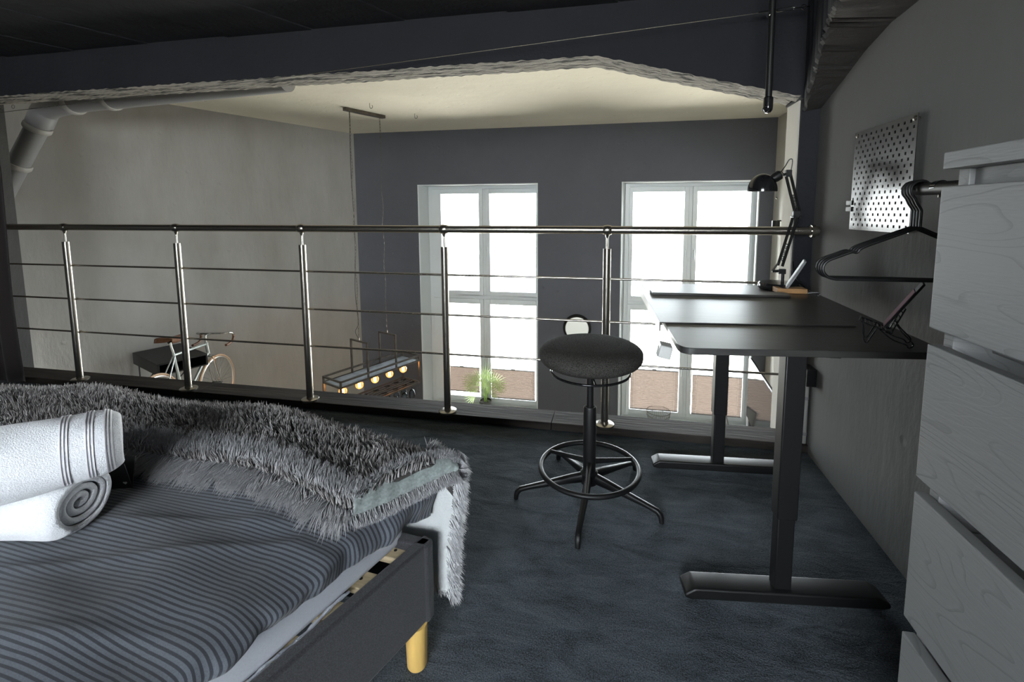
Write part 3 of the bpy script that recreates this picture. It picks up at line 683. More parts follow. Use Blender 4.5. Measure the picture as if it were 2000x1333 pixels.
strands('fold_fringe', P0, D, RNG.uniform(.018, .030, n), RNG.uniform(.0009, .0014, n), np.clip(.25+RNG.normal(0, .15, n), 0, 1), m_fur2, throw)
Tp = np.array([tuple(b) for b in Tc]); n = 1900; s = RNG.uniform(0, len(Tp)-1.001, n); i0 = s.astype(int); fr_ = (s-i0)[:, None]
P0 = Tp[i0]*(1-fr_)+Tp[i0+1]*fr_+RNG.normal(0, .003, (n, 3)); D = np.stack([.15+0*s, -.10+0*s, .7+0*s], 1)+RNG.normal(0, .25, (n, 3))
strands('ridge_fringe', P0, D, RNG.uniform(.012, .022, n), RNG.uniform(.0010, .0016, n), np.clip(.2+RNG.normal(0, .2, n), 0, 1), m_fur2, throw)
# tail hanging down beyond the bed's corner: pale fleece inside, fringe along its outer edge
P = []
for i in range(40):
    t = i/39; z = .53-.385*t
    xr = -.398+.004*math.sin(t*7)-.030*t; row = []
    for k in range(16):
        s = k/15; x = -.66+(xr+.66)*s; y = 1.092+.006*math.sin(s*9+t*3)+(-.012 if s > .8 else 0)*(s-.8)*5
        row.append((x, y+.022*max(0, .12-t)/.12*-1, z))
    P.append(row)
q = MB(); q.grid(P); o = q.build('fleece_tail', m_fleece, throw, solid=.006); o['label'] = 'pale fleece inner side hanging past the bed corner'
n = 5200; t = RNG.uniform(0, 1, n); z = .545-.40*t; xr = -.400+.004*np.sin(t*7)-.030*t
P0 = np.stack([xr+RNG.uniform(-.012, .002, n), 1.086+RNG.normal(0, .006, n), z], 1)
D = np.stack([.75+0*t, -.25-.2*np.sin(t*60), -.55+.25*np.sin(t*90)], 1)+RNG.normal(0, .16, (n, 3))
strands('tail_fringe', P0, D, RNG.uniform(.024, .040, n), RNG.uniform(.0009, .0014, n), np.clip(.75+RNG.normal(0, .15, n), 0, 1), m_fur2, throw, np.tile(np.array([[0, 0, -.008]]), (n, 1)))
n = 900; P0 = np.stack([RNG.uniform(-.52, -.428, n), 1.09+RNG.normal(0, .004, n), .148+RNG.uniform(0, .01, n)], 1); D = np.stack([.25+RNG.normal(0, .2, n), -.1+RNG.normal(0, .1, n), -1+0*RNG.normal(0, .2, n)], 1)
strands('tail_fringe', P0, D, RNG.uniform(.012, .028, n), RNG.uniform(.0009, .0014, n), np.clip(.8+RNG.normal(0, .15, n), 0, 1), m_fur2, throw)
# outer fur on the crest above the tail
n = 3800; t = RNG.uniform(0, 1, n)**1.5; a = RNG.uniform(0, 1, n)
P0 = np.stack([-.50+.105*a, 1.055+.045*(1-a)+RNG.normal(0, .004, n)+.012, .540-.02*a-.05*t], 1)
D = np.stack([.3+.5*a, .2-.2*a, .15-.5*t], 1)+RNG.normal(0, .2, (n, 3))
strands('crest_fringe', P0, D, RNG.uniform(.018, .030, n), RNG.uniform(.001, .0016, n), np.clip(.35+.4*a+RNG.normal(0, .15, n), 0, 1), m_fur2, throw)

# ---------------------------------------------------------------- rolled towels
def towel(name, label, c0, c1, r0, r1, bands, turns=3, flat=1.0, sag=0):
    """rolled towel: a spiral sheet wound about the axis from c0 (the end seen) to c1"""
    c0, c1 = Vector(c0), Vector(c1); ax = (c1-c0).normalized(); up_ = Vector((0, 0, 1)); up_ = (up_-ax*up_.dot(ax)).normalized(); sd_ = ax.cross(up_)
    root = thing(name, label, 'towel', (0, 0, 0), 0, None); Ln = (c1-c0).length; NA, NL = 168, 44
    def pt(k, s, extra=0):
        t = k/NA; th = turns*2*PI*t-PI/2-.5; last = 1-1/turns
        rr = .10+.86*(t/last) if t < last else .96+.04*(t-last)/(1-last)
        R = (r0+(r1-r0)*s)
        rr *= 1+(.07*math.sin(2*th+1.1)*(1-t)+.018*math.sin(3*th+s*6)+.012*math.sin(th*5+s*17))
        rnd = 1-.26*(max(0, .10-s)/.10)**2.4-.2*t*(max(0, s-.9)/.1)**2
        # the inner turns sit back a little from the end
        push = (.010*(1-t)**.8)*max(0, .09-s)/.09
        q_ = R*rr*rnd+extra
        return c0+ax*(Ln*s+push)+sd_*(q_*math.cos(th)*1.05)+up_*(q_*math.sin(th)*flat)
    q = MB(); q.grid([[tuple(pt(k, j/NL)) for k in range(NA+1)] for j in range(NL+1)])
    q.build('roll', m_towel, root, ang=80, solid=.013, sub=1)
    k0 = int(NA*(1-1/turns))+3
    for (s0, s1) in bands:
        q = MB(); q.grid([[tuple(pt(k, s, e_)) for k in range(k0, NA-1)] for s, e_ in ((s0, .004), (s0+.001, .0082), (s1-.001, .0082), (s1, .004))]); q.build('border_band', m_toweld, root, ang=80)
    return root
towel('rolled_towel', 'lower of the two white rolled towels, its spiral end facing the room', (-1.108, .718, .562), (-1.56, .650, .562), .069, .069, [], 4, .97)
bb_ = []
for s0 in (.035, .115, .215):
    for k in range(3): bb_.append((s0+k*.014, s0+k*.014+.008))
towel('rolled_towel', 'upper white rolled towel with ribbed border bands, lying across the other', (-1.050, .760, .690), (-1.275, .475, .694), .060, .076, bb_, 3, 1.0)
# small black card with a pale heart behind the towels
k_ = thing('black_folded_card', 'small black folded card with a tiny pale heart behind the towels', 'card', (-1.195, .832, .502), .30)
q = MB(); Mx = Matrix.Rotation(math.radians(14), 3, 'X'); q.box((0, 0.0, .036), (.075, .002, .074), M=Mx); q.build('front_leaf', m_ink, k_, smooth=False)
q = MB(); q.box((0, .018, .036), (.075, .002, .074), M=Matrix.Rotation(math.radians(-14), 3, 'X')); q.build('rear_leaf', m_ink, k_, smooth=False)
q = MB(); hp = []
for i in range(24):
    t = 2*PI*i/24; hp.append((16*math.sin(t)**3*.0003, (13*math.cos(t)-5*math.cos(2*t)-2*math.cos(3*t)-math.cos(4*t))*.0003))
vs = [Mx@Vector((p[0]+.026, -.0015, p[1]-.020))+Vector((0, 0, .036)) for p in hp]; q.add(vs, [tuple(range(24))]); q.build('heart_print', m_shell, k_, smooth=False)

# ================================================================ STOOL
st = thing('swivel_stool', 'tall swivel stool with round grey felt seat and five-star black base', 'stool', (-.098, 1.80, 0))
q = MB(); R_ = .207; prof = [(0.0001, -.044), (.13, -.044)]+[(.150+.057*math.sin(t), -.004-.040*math.cos(t)) for t in np.linspace(0, PI/2, 7)]+[(.125+.082*math.cos(t), .006+.038*math.sin(t)) for t in np.linspace(.1, PI/2, 10)]+[(.08, .047), (.04, .049), (.0001, .050)]
q.lathe(prof, (0, 0, .607), 72); q.build('seat', m_seat, st, ang=70)
q = MB(); q.lathe([(.185, 0), (.192, .004), (.189, .008)], (0, 0, .574), 60); q.build('seat_piping', m_seat, st)
q = MB(); q.lathe([(.020, -.055), (.050, -.050), (.078, -.012), (.080, 0)], (0, 0, .572), 40); q.build('seat_plate', m_black, st)
q = MB(); n = 48; q.tube([(.158*math.cos(2*PI*i/n), .158*math.sin(2*PI*i/n), .535) for i in range(n)], .0048, 10, closed=True)
for a in (.6, 2.6, 4.9): q.tube([(.04*math.cos(a), .04*math.sin(a), .533), (.158*math.cos(a), .158*math.sin(a), .535)], .004, 8)
q.build('height_ring', m_blackg, st)
q = MB(); q.tube([(0, 0, .36), (0, 0, .53)], .0145, 28); q.build('piston', m_black, st)
q = MB(); q.lathe([(.024, .10), (.026, .11), (.0265, .38), (.024, .388), (.017, .388), (.017, .392)], (0, 0, 0), 36); q.build('column', m_black, st)
q = MB(); q.tube([(.2*math.cos(2*PI*i/60), .2*math.sin(2*PI*i/60), .126) for i in range(60)], .0105, 14, closed=True); fr = q.build('foot_ring', m_black, st)
for a in (math.radians(270), math.radians(152), math.radians(28)):
    q = MB(); q.tube([(.02*math.cos(a), .02*math.sin(a), .150), (.12*math.cos(a), .12*math.sin(a), .137), (.195*math.cos(a), .195*math.sin(a), .127)], [.012, .009, .008], 12); q.build('spoke', m_black, fr)
q = MB(); q.lathe([(.020, .055), (.034, .060), (.036, .105), (.028, .115)], (0, 0, 0), 32); q.build('hub', m_black, st)
for a0_ in (266, 338, 194, 122, 50):
    a = math.radians(a0_); ca, sa = math.cos(a), math.sin(a)
    q = MB(); secs = [(.020, .086, .016, .022), (.08, .078, .015, .018), (.17, .062, .0125, .013), (.255, .047, .011, .0095), (.285, .040, .011, .010), (.298, .027, .011, .011), (.302, .012, .0105, .010), (.303, .0, .010, .009)]
    P = []
    for j, (r, z, wd, ht) in enumerate(secs):
        t = 0 if j < 4 else (j-3)/4; up_z = math.cos(t*PI/2); up_r = math.sin(t*PI/2)
        row = []
        for k in range(12):
            b = 2*PI*k/12; lx = wd*math.copysign(abs(math.cos(b))**.7, math.cos(b)); lz = ht*math.copysign(abs(math.sin(b))**.7, math.sin(b))
            rr = r+lz*up_r; zz = z+lz*up_z
            row.append((rr*ca-lx*sa, rr*sa+lx*ca, max(zz, 0)))
        row.append(row[0]); P.append(row)
    q.grid(P); q.add([P[-1][k] for k in range(12)], [tuple(range(12))]); q.build('leg', m_black, st, ang=50)


# ================================================================ DESK
DZ = .826; TH = .018
dk = thing('standing_desk', 'black height-adjustable desk on two square steel legs', 'desk', (.48, 1.75, 0))
def Dl(x, y): return (x-.48, y-1.75)
def rc(pts, rads, n=8):
    out = []; N = len(pts)
    for i in range(N):
        p, a, b = Vector(pts[i]), Vector(pts[i-1]), Vector(pts[(i+1) % N]); r = rads[i]
        if r == 0: out.append(tuple(p)); continue
        u, v = (a-p).normalized(), (b-p).normalized()
        for k in range(n+1):
            t = k/n; out.append(tuple((p+u*r)*(1-t)**2+p*2*t*(1-t)+(p+v*r)*t*t))
    return out
corners = [Dl(.163, 1.198), Dl(.815, 1.277), Dl(.843, 2.325), Dl(.117, 2.284)]
q = MB(); q.prism(rc(corners, [.045, .03, .03, .02]), DZ-TH, DZ); q.build('desktop', m_desk, dk, bevel=.0012, ang=30)
for (x, y, nm) in ((.502, 1.40, 0), (.462, 2.10, 1)):
    q = MB(); q.box((x-.48, y-1.75, .52), (.058, .046, .50), rz=.11); lg = q.build('leg', m_black, dk, bevel=.004)
    q = MB(); q.box((x-.48, y-1.75, .165), (.050, .038, .25), rz=.11); q.build('inner_tube', m_black, lg, bevel=.004)
    # foot: long bar with chamfered ends and a levelling glide
    q = MB(); w2, hh, Lh = .036, .032, .295; cxx = x+.005; P = []
    Mz = Matrix.Rotation(.12 if nm == 0 else .08, 3, 'Z')
    prof = [(-Lh, 0.018), (-Lh, .030), (-Lh+.03, .048), (Lh-.03, .048), (Lh, .030), (Lh, .018), (Lh-.02, .012), (-Lh+.02, .012)]
    vs = [Mz@Vector((p[0], s_*w2, p[1]))+Vector((cxx-.48, y-1.75, 0)) for s_ in (-1, 1) for p in prof]; n = len(prof)
    q.add(vs, [tuple(range(n)), tuple(range(2*n-1, n-1, -1))]+[(i, (i+1) % n, n+(i+1) % n, n+i) for i in range(n)]); ft = q.build('foot', m_black, dk, bevel=.006, seg=3)
    for sx in (-1, 1):
        p = Mz@Vector((sx*(Lh-.035), 0, 0)); q = MB(); q.lathe([(.016, 0), (.018, .004), (.014, .008), (.006, .010), (.006, .016)], (p.x+cxx-.48, p.y+y-1.75, 0), 20); q.build('glide', m_iron, ft)
q = MB(); q.bb((-.045, -.37, .765), (-.005, .37, .795)); q.bb((.02, -.37, .765), (.06, .37, .795)); 
q.bb((-.27, -.42, .790), (.28, -.36, .808)); q.bb((-.27, .33, .790), (.28, .39, .808)); q.build('under_frame', m_black, dk, smooth=False, bevel=.002)
q = MB(); q.bb((.085, -.40, .775), (.125, -.34, .808)); q.build('motor_bracket', m_black, dk, smooth=False, bevel=.002)
# handset clipped below the left edge
q = MB(); q.box((-.345, -.455, .789), (.034, .05, .036), M=Matrix.Rotation(.2, 3, 'Y')); hs = q.build('handset', m_shell, dk, smooth=False, bevel=.003); hs['label'] = 'small pale ribbed handset under the left edge'
for k in range(5):
    q = MB(); q.box((-.3635, -.470+k*.0075, .785), (.002, .004, .024), M=Matrix.Rotation(.2, 3, 'Y')); q.build('button', m_rail, hs, smooth=False)
# desk pad lying over the top, its lip folded over the left edge
pad = thing('desk_pad', 'black desk pad lying across the desk with its lip over the left edge', 'desk pad', (.43, 1.79, DZ))
q = MB(); pc = [(.138-.43, 1.457-1.79), (.713-.43, 1.517-1.79), (.712-.43, 2.105-1.79), (.109-.43, 2.063-1.79)]
q.prism(pc, .0005, .0042); q.build('pad_sheet', m_mat, pad, smooth=False, bevel=.0008)
q = MB(); q.prism([(pc[0][0]-.004, pc[0][1]), pc[0], pc[3], (pc[3][0]-.004, pc[3][1])], -.026, .0042); q.build('folded_lip', m_mat, pad, smooth=False, bevel=.0008)
pn = thing('flat_black_case', 'slim flat black case lying along the far side of the desk pad', 'case', (.41, 1.995, DZ+.0045))
pq = [(.146-.41, 1.940-1.995), (.683-.41, 1.965-1.995), (.686-.41, 2.045-1.995), (.141-.41, 2.012-1.995)]
q = MB(); q.prism(pq, 0.0, .008); q.build('case_body', m_mat, pn, smooth=False, bevel=.001)
q = MB(); q.prism([(p[0]*.995, p[1]*.96) for p in pq], .008, .0095); q.build('case_lid', m_desk, pn, smooth=False, bevel=.0005)
# cables drooping under the desktop
cb = thing('cable_bundle', 'tangled thin black cables drooping beneath the desktop', 'cable', (0, 0, 0))
def cable(pts, r, parent, name='cable', m=None, n=6):
    q = MB(); q.tube(catmull(pts, 8), r, n); return q.build(name, m or m_blackg, parent)
cable([(.20, 1.42, .806), (.23, 1.44, .770), (.262, 1.45, .755), (.285, 1.46, .765), (.29, 1.46, .805)], .0026, cb)
cable([(.30, 1.47, .806), (.305, 1.47, .775), (.335, 1.48, .752), (.36, 1.48, .762), (.39, 1.48, .742), (.41, 1.48, .765), (.42, 1.48, .806)], .0017, cb)
cable([(.34, 1.5, .806), (.37, 1.5, .750), (.39, 1.49, .728), (.43, 1.5, .748), (.455, 1.5, .772), (.43, 1.5, .79), (.395, 1.5, .775), (.42, 1.5, .738), (.46, 1.5, .730)], .0013, cb)
cable([(.36, 1.52, .80), (.375, 1.52, .755), (.405, 1.52, .745), (.44, 1.52, .75), (.50, 1.52, .741), (.57, 1.52, .741)], .0020, cb)
cable([(.43, 1.56, .80), (.45, 1.56, .765), (.52, 1.56, .745), (.60, 1.56, .750), (.66, 1.56, .80)], .0032, cb)

# ---------------------------------------------------------------- desk lamp
lp = thing('desk_lamp', 'black articulated desk lamp with dome shade at the far end of the desk', 'lamp', (.722, 2.225, DZ))
def G(x, z, y=0): return (x-.722, y, z-DZ)
q = MB(); q.lathe([(.082, 0), (.086, .006), (.086, .020), (.080, .029), (.02, .032), (.0001, .032)], (0, 0, 0), 48); q.build('base', m_blackg, lp)
q = MB(); q.tube([G(.735, .855), G(.735, .895)], .007, 14); q.box(G(.730, .905), (.030, .018, .022)); q.tube([G(.690, .905), G(.728, .907)], .006, 10); q.tube([G(.690, .905), G(.715, .945)], .004, 8); q.build('pivot', m_black, lp)
def arm(a, b, name):
    A, Bv = Vector(G(*a)), Vector(G(*b)); d = (Bv-A).normalized(); sd = Vector((d.z, 0, -d.x))
    root = None
    for s_ in (-1, 1):
        for yy in (-.008, .008):
            q = MB(); off = sd*s_*.0095+Vector((0, yy, 0)); q.tube([A+off, Bv+off], .0036, 8); o = q.build(name if root is None else 'arm_bar', m_blackm, lp if root is None else root)
            root = root or o
    q = MB(); n = 170; q.tube([A.lerp(Bv, .10+.36*i/n)+(sd*math.cos(i*1.1)+Vector((0, 1, 0))*math.sin(i*1.1))*.0042 for i in range(n)], .0009, 5); q.build('spring', m_chrome, root)
    return root
arm((.722, .930), (.774, 1.150), 'lower_arm'); arm((.779, 1.175), (.735, 1.335), 'upper_arm')
q = MB(); q.box(G(.777, 1.162), (.030, .024, .032)); q.tube([G(.765, 1.150, -.02), G(.765, 1.150, .02)], .006, 12); q.tube([G(.790, 1.150, -.02), G(.790, 1.150, .02)], .006, 12); q.build('elbow', m_black, lp, bevel=.003)
q = MB(); q.box(G(.735, 1.342), (.024, .024, .030)); q.tube([G(.735, 1.342), G(.712, 1.335)], .006, 10); q.build('head_joint', m_black, lp, bevel=.003)
hp = []; R = .061
for i in range(15):
    t = i/14*PI/2; hp.append((R*math.cos(t), R*1.22*math.sin(t)))
sh = [(R, -.004)]+hp[:-1]+[(.006, R*1.215)]; inn = [(r-.0015, z-.0015) for r, z in reversed(sh)]
q = MB(); q.lathe(sh+inn[1:], G(.632, 1.268), 48); shade = q.build('lamp_shade', m_blackg, lp, ang=50)
q = MB(); q.lathe([(.019, 0), (.022, .012), (.021, .034), (.012, .040)], G(.672, 1.318), 24, Matrix.Rotation(math.radians(58), 3, 'Y')); q.build('lamp_socket', m_black, lp)
q = MB(); q.tube([G(.690, 1.262), G(.6925, 1.235)], .0013, 6); q.lathe([(.0001, -.004), (.004, 0), (.0001, .004)], G(.6927, 1.234), 12); q.build('pull_switch', m_chrome, lp)
q = MB(); q.lathe([(.0001, .02), (.018, .03), (.02, .045), (.012, .06)], G(.632, 1.262), 20); q.build('bulb', m_shell, lp)
cable([G(.700, 1.34), G(.722, 1.375), G(.735, 1.400), G(.748, 1.402), G(.748, 1.372), G(.742, 1.34), G(.74, 1.325)], .0022, lp, 'lamp_cord')
cable([G(.678, 1.345), G(.690, 1.352), G(.705, 1.350), G(.715, 1.342)], .0016, lp, 'lamp_cord'); cable([G(.685, 1.305), G(.700, 1.312), G(.712, 1.328)], .0016, lp, 'lamp_cord')
cable([G(.775, .95), G(.777, .90, -.02), G(.785, .87, -.04), G(.80, .85, -.06), G(.815, DZ+.004, -.10), G(.832, DZ+.006, -.15)], .0025, lp, 'lamp_cord')

# tablet leaning on a wooden stand, with its charging lead
t_ = thing('wooden_stand', 'small honey coloured wooden block stand at the far right of the desk', 'stand', (.732, 2.122, DZ), .03)
q = MB(); q.box((0, 0, .0115), (.118, .062, .021)); q.build('block', m_oak, t_, smooth=False, bevel=.002)
q = MB(); q.box((-.03, 0, .0222), (.016, .058, .001)); q.build('slot', m_ink, t_, smooth=False)
t_ = thing('tablet', 'pale grey tablet leaning back on the honey wooden block', 'tablet', (.7165, 2.118, DZ+.0230), -.31)
Mt = Matrix.Rotation(math.radians(28), 3, 'Y')
q = MB(); q.box(Mt@Vector((0, 0, .069)), (.0105, .088, .134), M=Mt); q.build('shell', m_tab, t_, bevel=.003)
q = MB(); q.box(Mt@Vector((.0056, 0, .069)), (.0008, .080, .122), M=Mt); q.build('screen', m_screen, t_, smooth=False)
ch = thing('charging_lead', 'thin grey charging lead curling on the desk beside the wooden block', 'cable', (0, 0, 0))
cable([(.795, 2.10, DZ+.004), (.812, 2.10, DZ+.006), (.828, 2.09, DZ+.008), (.830, 2.065, DZ+.003), (.815, 2.05, DZ+.003)], .0022, ch, 'lead', m_pipe)

# ---------------------------------------------------------------- deck-chair phone holder and the phone on it
PH = Vector((.70, 1.345, 0))
h_ = thing('phone_holder', 'miniature black wire deck chair phone holder on the near right of the desk', 'phone holder', PH, -.42)
ya, yb = 1.315, 1.375
def hw(pts, nm='wire', r=.0016): q = MB(); q.tube([Vector(p)-PH for p in pts], r, 8); return q.build(nm, m_blackg, h_)
zd = DZ+.0018
for y in (ya, yb):
    hw(catmull([(.652, y, .884), (.655, y, .86), (.656, y, zd+.01), (.662, y, zd), (.668, y, zd+.01), (.684, y, .875)], 5), 'front_leg')
    hw(catmull([(.688, y, .868), (.715, y, .845), (.742, y, zd+.008), (.750, y, zd), (.757, y, zd+.012), (.735, y, .865), (.722, y, .884)], 5), 'rear_leg')
    hw([(.648, y, .884), (.712, y, .862)], 'seat_rail', .0018); hw([(.700, y, .862), (.712, y, .860), (.737, y, .928)], 'back_rail', .0018)
for k in range(7): hw([(.650+k*.0085, ya, .8835-k*.0029), (.650+k*.0085, yb, .8835-k*.0029)], 'seat_bar', .0013)
for k in range(6): hw([(.7145+k*.0044, ya, .868+k*.0118), (.7145+k*.0044, yb, .868+k*.0118)], 'back_bar', .0013)
hw([(.644, ya-.004, .886), (.648, yb+.004, .886)], 'stop_bar', .0022)
p_ = thing('phone', 'dark phone with a pink edge leaning in the miniature deck chair', 'phone', (.698, 1.346, .871), -.475)
Mt = Matrix.Rotation(math.radians(30.5), 3, 'Y')
q = MB(); q.box(Mt@Vector((0, 0, .073)), (.0055, .066, .140), M=Mt); q.build('phone_body', m_blackm, p_, bevel=.0015)
q = MB(); q.box(Mt@Vector((-.0036, 0, .060)), (.0014, .064, .112), M=Mt); q.build('pink_edge', m_pink, p_, smooth=False)

# ================================================================ RIGHT WALL
pg = thing('pegboard', 'square grey metal pegboard screwed to the right wall', 'pegboard', (RW-.014, 1.855, 1.29))
y0_, y1_, z0_, z1_ = -.192, .192, -.187, .190
nyc, nzc = 23, 37
def lines(a, b, n, hole):
    p = (b-a)/(n+1)*1.0; L_ = [a]; 
    for i in range(n):
        c = a+p*(i+1); L_ += [c-hole/2, c+hole/2]
    return L_+[b]
YL = lines(y0_, y1_, 22, .0098); ZL = lines(z0_, z1_, 18, .0098); q = MB()
for i in range(len(YL)-1):
    for j in range(len(ZL)-1):
        if i % 2 == 1 and j % 2 == 1 and ((i//2)+(j//2)) % 2 == 0:
            if (i//2, j//2) not in ((0, 17), (21, 17)): continue
        q.add([(0, YL[i], ZL[j]), (0, YL[i+1], ZL[j]), (0, YL[i+1], ZL[j+1]), (0, YL[i], ZL[j+1])], [(0, 1, 2, 3)])
q.build('panel', m_peg, pg, smooth=False, solid=.0022)
for sy in (-1, 1):
    for sz in (-1, 1):
        if sz < 0 : continue
        q = MB(); q.lathe([(.008, 0), (.008, .002), (.004, .004)], (-.0015, sy*.176, .176), 16, Matrix.Rotation(-PI/2, 3, 'Y')); q.tube([(.001, sy*.176, .176), (.0135, sy*.176, .176)], .005, 10); q.build('screw', m_iron, pg)
q = MB(); q.tube([(.001, -.17, -.17), (.0135, -.17, -.17)], .005, 10); q.tube([(.001, .17, -.17), (.0135, .17, -.17)], .005, 10); q.build('spacer', m_iron, pg)
for k, z in enumerate((1.183, 1.208)):
    c_ = thing('white_clip', ['lower', 'upper'][k]+' of two small white clips on the left edge of the pegboard', 'clip', (RW-.016, 2.052, z), 0, 'white clips on the pegboard')
    q = MB(); q.box((-.004, 0, 0), (.006, .036, .019)); q.build('front_jaw', m_shell, c_, bevel=.003, seg=3)
    q = MB(); q.box((.006, .004, 0), (.005, .028, .019)); q.box((.001, .018, 0), (.010, .004, .019)); q.build('rear_jaw', m_shell, c_, bevel=.001)
# black box and conduit low on the wall
b_ = thing('wall_box', 'small black junction box low on the right wall behind the desk leg', 'junction box', (RW, 2.325, .395))
q = MB(); q.box((-.022, 0, 0), (.044, .085, .085)); q.build('box_body', m_black, b_, bevel=.004)
q = MB(); q.box((-.0455, 0, 0), (.003, .06, .06)); q.build('cover', m_blackg, b_, bevel=.001)
b_ = thing('conduit', 'pale conduit pipe running down the right wall corner to the carpet', 'pipe', (RW-.012, 2.36, 0))
q = MB(); q.tube([(0, 0, .002), (0, 0, .352)], .011, 16); q.build('tube', m_pipe2, b_)
for z in (.09, .27):
    q = MB(); q.tube([(0, 0, z-.008), (0, 0, z+.008)], .0125, 16); q.build('saddle', m_pipe, b_)

# ---------------------------------------------------------------- chest of drawers
dr = thing('chest_of_drawers', 'grey limed oak chest of drawers without handles along the right wall', 'chest of drawers', (.70, .31, 0))
def dbb(a, b, name, m=None, bev=.0015, parent=None):
    q = MB(); q.bb((a[0]-.70, a[1]-.31, a[2]), (b[0]-.70, b[1]-.31, b[2])); return q.build(name, m or m_limed, parent or dr, smooth=False, bevel=bev)
YA, YBk = .840, -.22
dbb((.500, YBk, 1.241), (.905, YA, 1.267), 'top')
dbb((.5225, YA-.022, 0.0), (.905, YA, 1.241), 'side_panel'); dbb((.5225, YBk, 0.0), (.905, YBk+.022, 1.241), 'side_panel')
dbb((.895, YBk+.022, .02), (.905, YA-.022, 1.241), 'back_panel'); dbb((.53, YBk+.022, 1.200), (.55, YA-.022, 1.241), 'top_rail')
dbb((.535, YBk+.022, 0.0), (.555, YA-.022, .215), 'plinth')
for k, (zt, zb_) in enumerate([(1.214, .987), (.960, .731), (.704, .475), (.445, .219)]):
    d = dbb((.500, YBk, zb_), (.5205, YA, zt), 'drawer', bev=.002)
    q = MB(); x0, x1, a, b, c0_, c1_ = .5205-.70, .88-.70, YBk+.03-.31, YA-.03-.31, zb_+.012, zt-.045
    q.bb((x0, a, c0_), (x1, a+.012, c1_)); q.bb((x0, b-.012, c0_), (x1, b, c1_)); q.bb((x1-.01, a, c0_), (x1, b, c1_)); q.bb((x0, a, c0_), (x1, b, c0_+.008)); q.build('drawer_box', m_limed, d, smooth=False)
    if k < 3: dbb((.575, YBk+.022, zb_-.032), (.595, YA-.022, zb_+.02), 'cross_rail')
# rod fixed to the chest's end, with hangers
ro = thing('clothes_rod', 'short black clothes rod fixed to the end of the chest of drawers', 'clothes rod', (0, 0, 0))
rx, rz_ = .648, 1.2235
q = MB(); q.tube([(rx-.005, .842, rz_-.004), (rx, 1.195, rz_)], .0135, 24); q.build('rod', m_black, ro)
q = MB(); q.tube([(rx, 1.19, rz_), (rx, 1.198, rz_)], .0150, 24); q.tube([(rx, 1.085, rz_), (rx, 1.10, rz_)], .0150, 24); q.build('end_cap', m_blackg, ro)
q = MB(); q.lathe([(.032, 0), (.032, .004), (.016, .008)], (rx-.005, .8405, rz_-.004), 28, Matrix.Rotation(-PI/2, 3, 'X')); q.build('flange', m_black, ro)
q = MB(); q.tube([(rx+.002, 1.092, rz_-.012), (rx+.002, 1.092, rz_-.020)], .004, 10); q.build('set_screw', m_iron, ro)
# clothes hanger, built once: flat-plate hook, wire shoulders with notches, lower bar
def hanger():
    h = thing('clothes_hanger', 'x', 'hanger', (0, 0, 0), 0, 'black clothes hangers on the short rod')
    q = MB(); r = .0030
    hk = [(-.012, -.020), (-.019, -.010), (-.0195, .002), (-.014, .0115), (-.003, .0165), (.008, .0150), (.0155, .007), (.0165, -.003)]
    neck = [(.003, -.085), (.003, -.054), (.0025, -.046), (-.006, -.032)]
    path = [Vector((p[0], 0, p[1]+.0) ) for p in neck]+[Vector((p[0], 0, p[1])) for p in hk]
    pts = catmull(path[:2], 1)[:1]+catmull(path, 6)
    q.tube(pts, r, 10); q.build('hook', m_black, h)
    q = MB(); pl = [(.003, -.084), (-.055, -.108), (-.107, -.130), (-.118, -.141), (-.128, -.140), (-.150, -.149), (-.175, -.160), (-.185, -.172), (-.184, -.187), (-.172, -.199), (-.158, -.203)]
    L1 = catmull([(p[0], 0, p[1]) for p in pl], 4)
    pr_ = [(.158, -.203), (.172, -.199), (.184, -.187), (.185, -.172), (.175, -.160), (.150, -.149), (.128, -.140), (.118, -.141), (.107, -.130), (.055, -.108), (.003, -.084)]
    L2 = catmull([(p[0], 0, p[1]) for p in pr_], 4)
    q.tube(L1+L2[:-1], .0031, 8, closed=True); q.build('shoulder_frame', m_black, h)
    return h
h0 = hanger()
names = ['frontmost of the four black hangers, nearest the chest of drawers', 'second from the front of the four black clothes hangers', 'third from the front of the four black clothes hangers', 'rearmost of the four black hangers, at the rod tip']
for k in range(4):
    h = h0 if k == 0 else dup(h0)
    h.location = (rx-.0010+.001*k, 1.148+.0118*k, rz_+.0005); h.rotation_euler = (0, 0, [.03, .015, .0, -.02][k]); h['label'] = names[k]

# ================================================================ OVERHEAD: pole, steel wire, drain pipe, curtain
po = thing('hanging_pole', 'black pole hanging from the ceiling in front of the beam', 'pole', (.574, 2.0, 1.57))
q = MB(); q.tube([(0, 0, .02), (-.003, 0, .628)], .0125, 20); q.build('pole_tube', m_black, po)
q = MB(); q.lathe([(.0001, -.010), (.010, -.007), (.0165, .003), (.0175, .015), (.0175, .050), (.0135, .054)], (0, 0, 0), 28); q.build('end_cap', m_blackg, po)
q = MB(); q.tube([(-.012+.011*math.cos(2*PI*i/20), -.014, .004+.011*math.sin(2*PI*i/20)) for i in range(20)], .0012, 6, closed=True); q.build('ring', m_chrome, po)
q = MB(); q.tube([(-.012, -.006, .43), (-.012, -.016, .43)], .003, 8); q.tube([(-.012, -.006, .36), (-.012, -.016, .36)], .003, 8); q.build('bolt', m_chrome, po)
wr = thing('steel_wire', 'thin steel wire with turnbuckle strung under the ceiling along the beam', 'wire', (0, 0, 0))
q = MB(); pts = [Vector((-4.25, 2.36, 1.825)).lerp(Vector((.609, 2.30, 2.059)), t/20)+Vector((0, 0, -.012*math.sin(t/20*PI))) for t in range(21)]; q.tube(pts, .0019, 6); q.build('cable', m_chrome, wr)
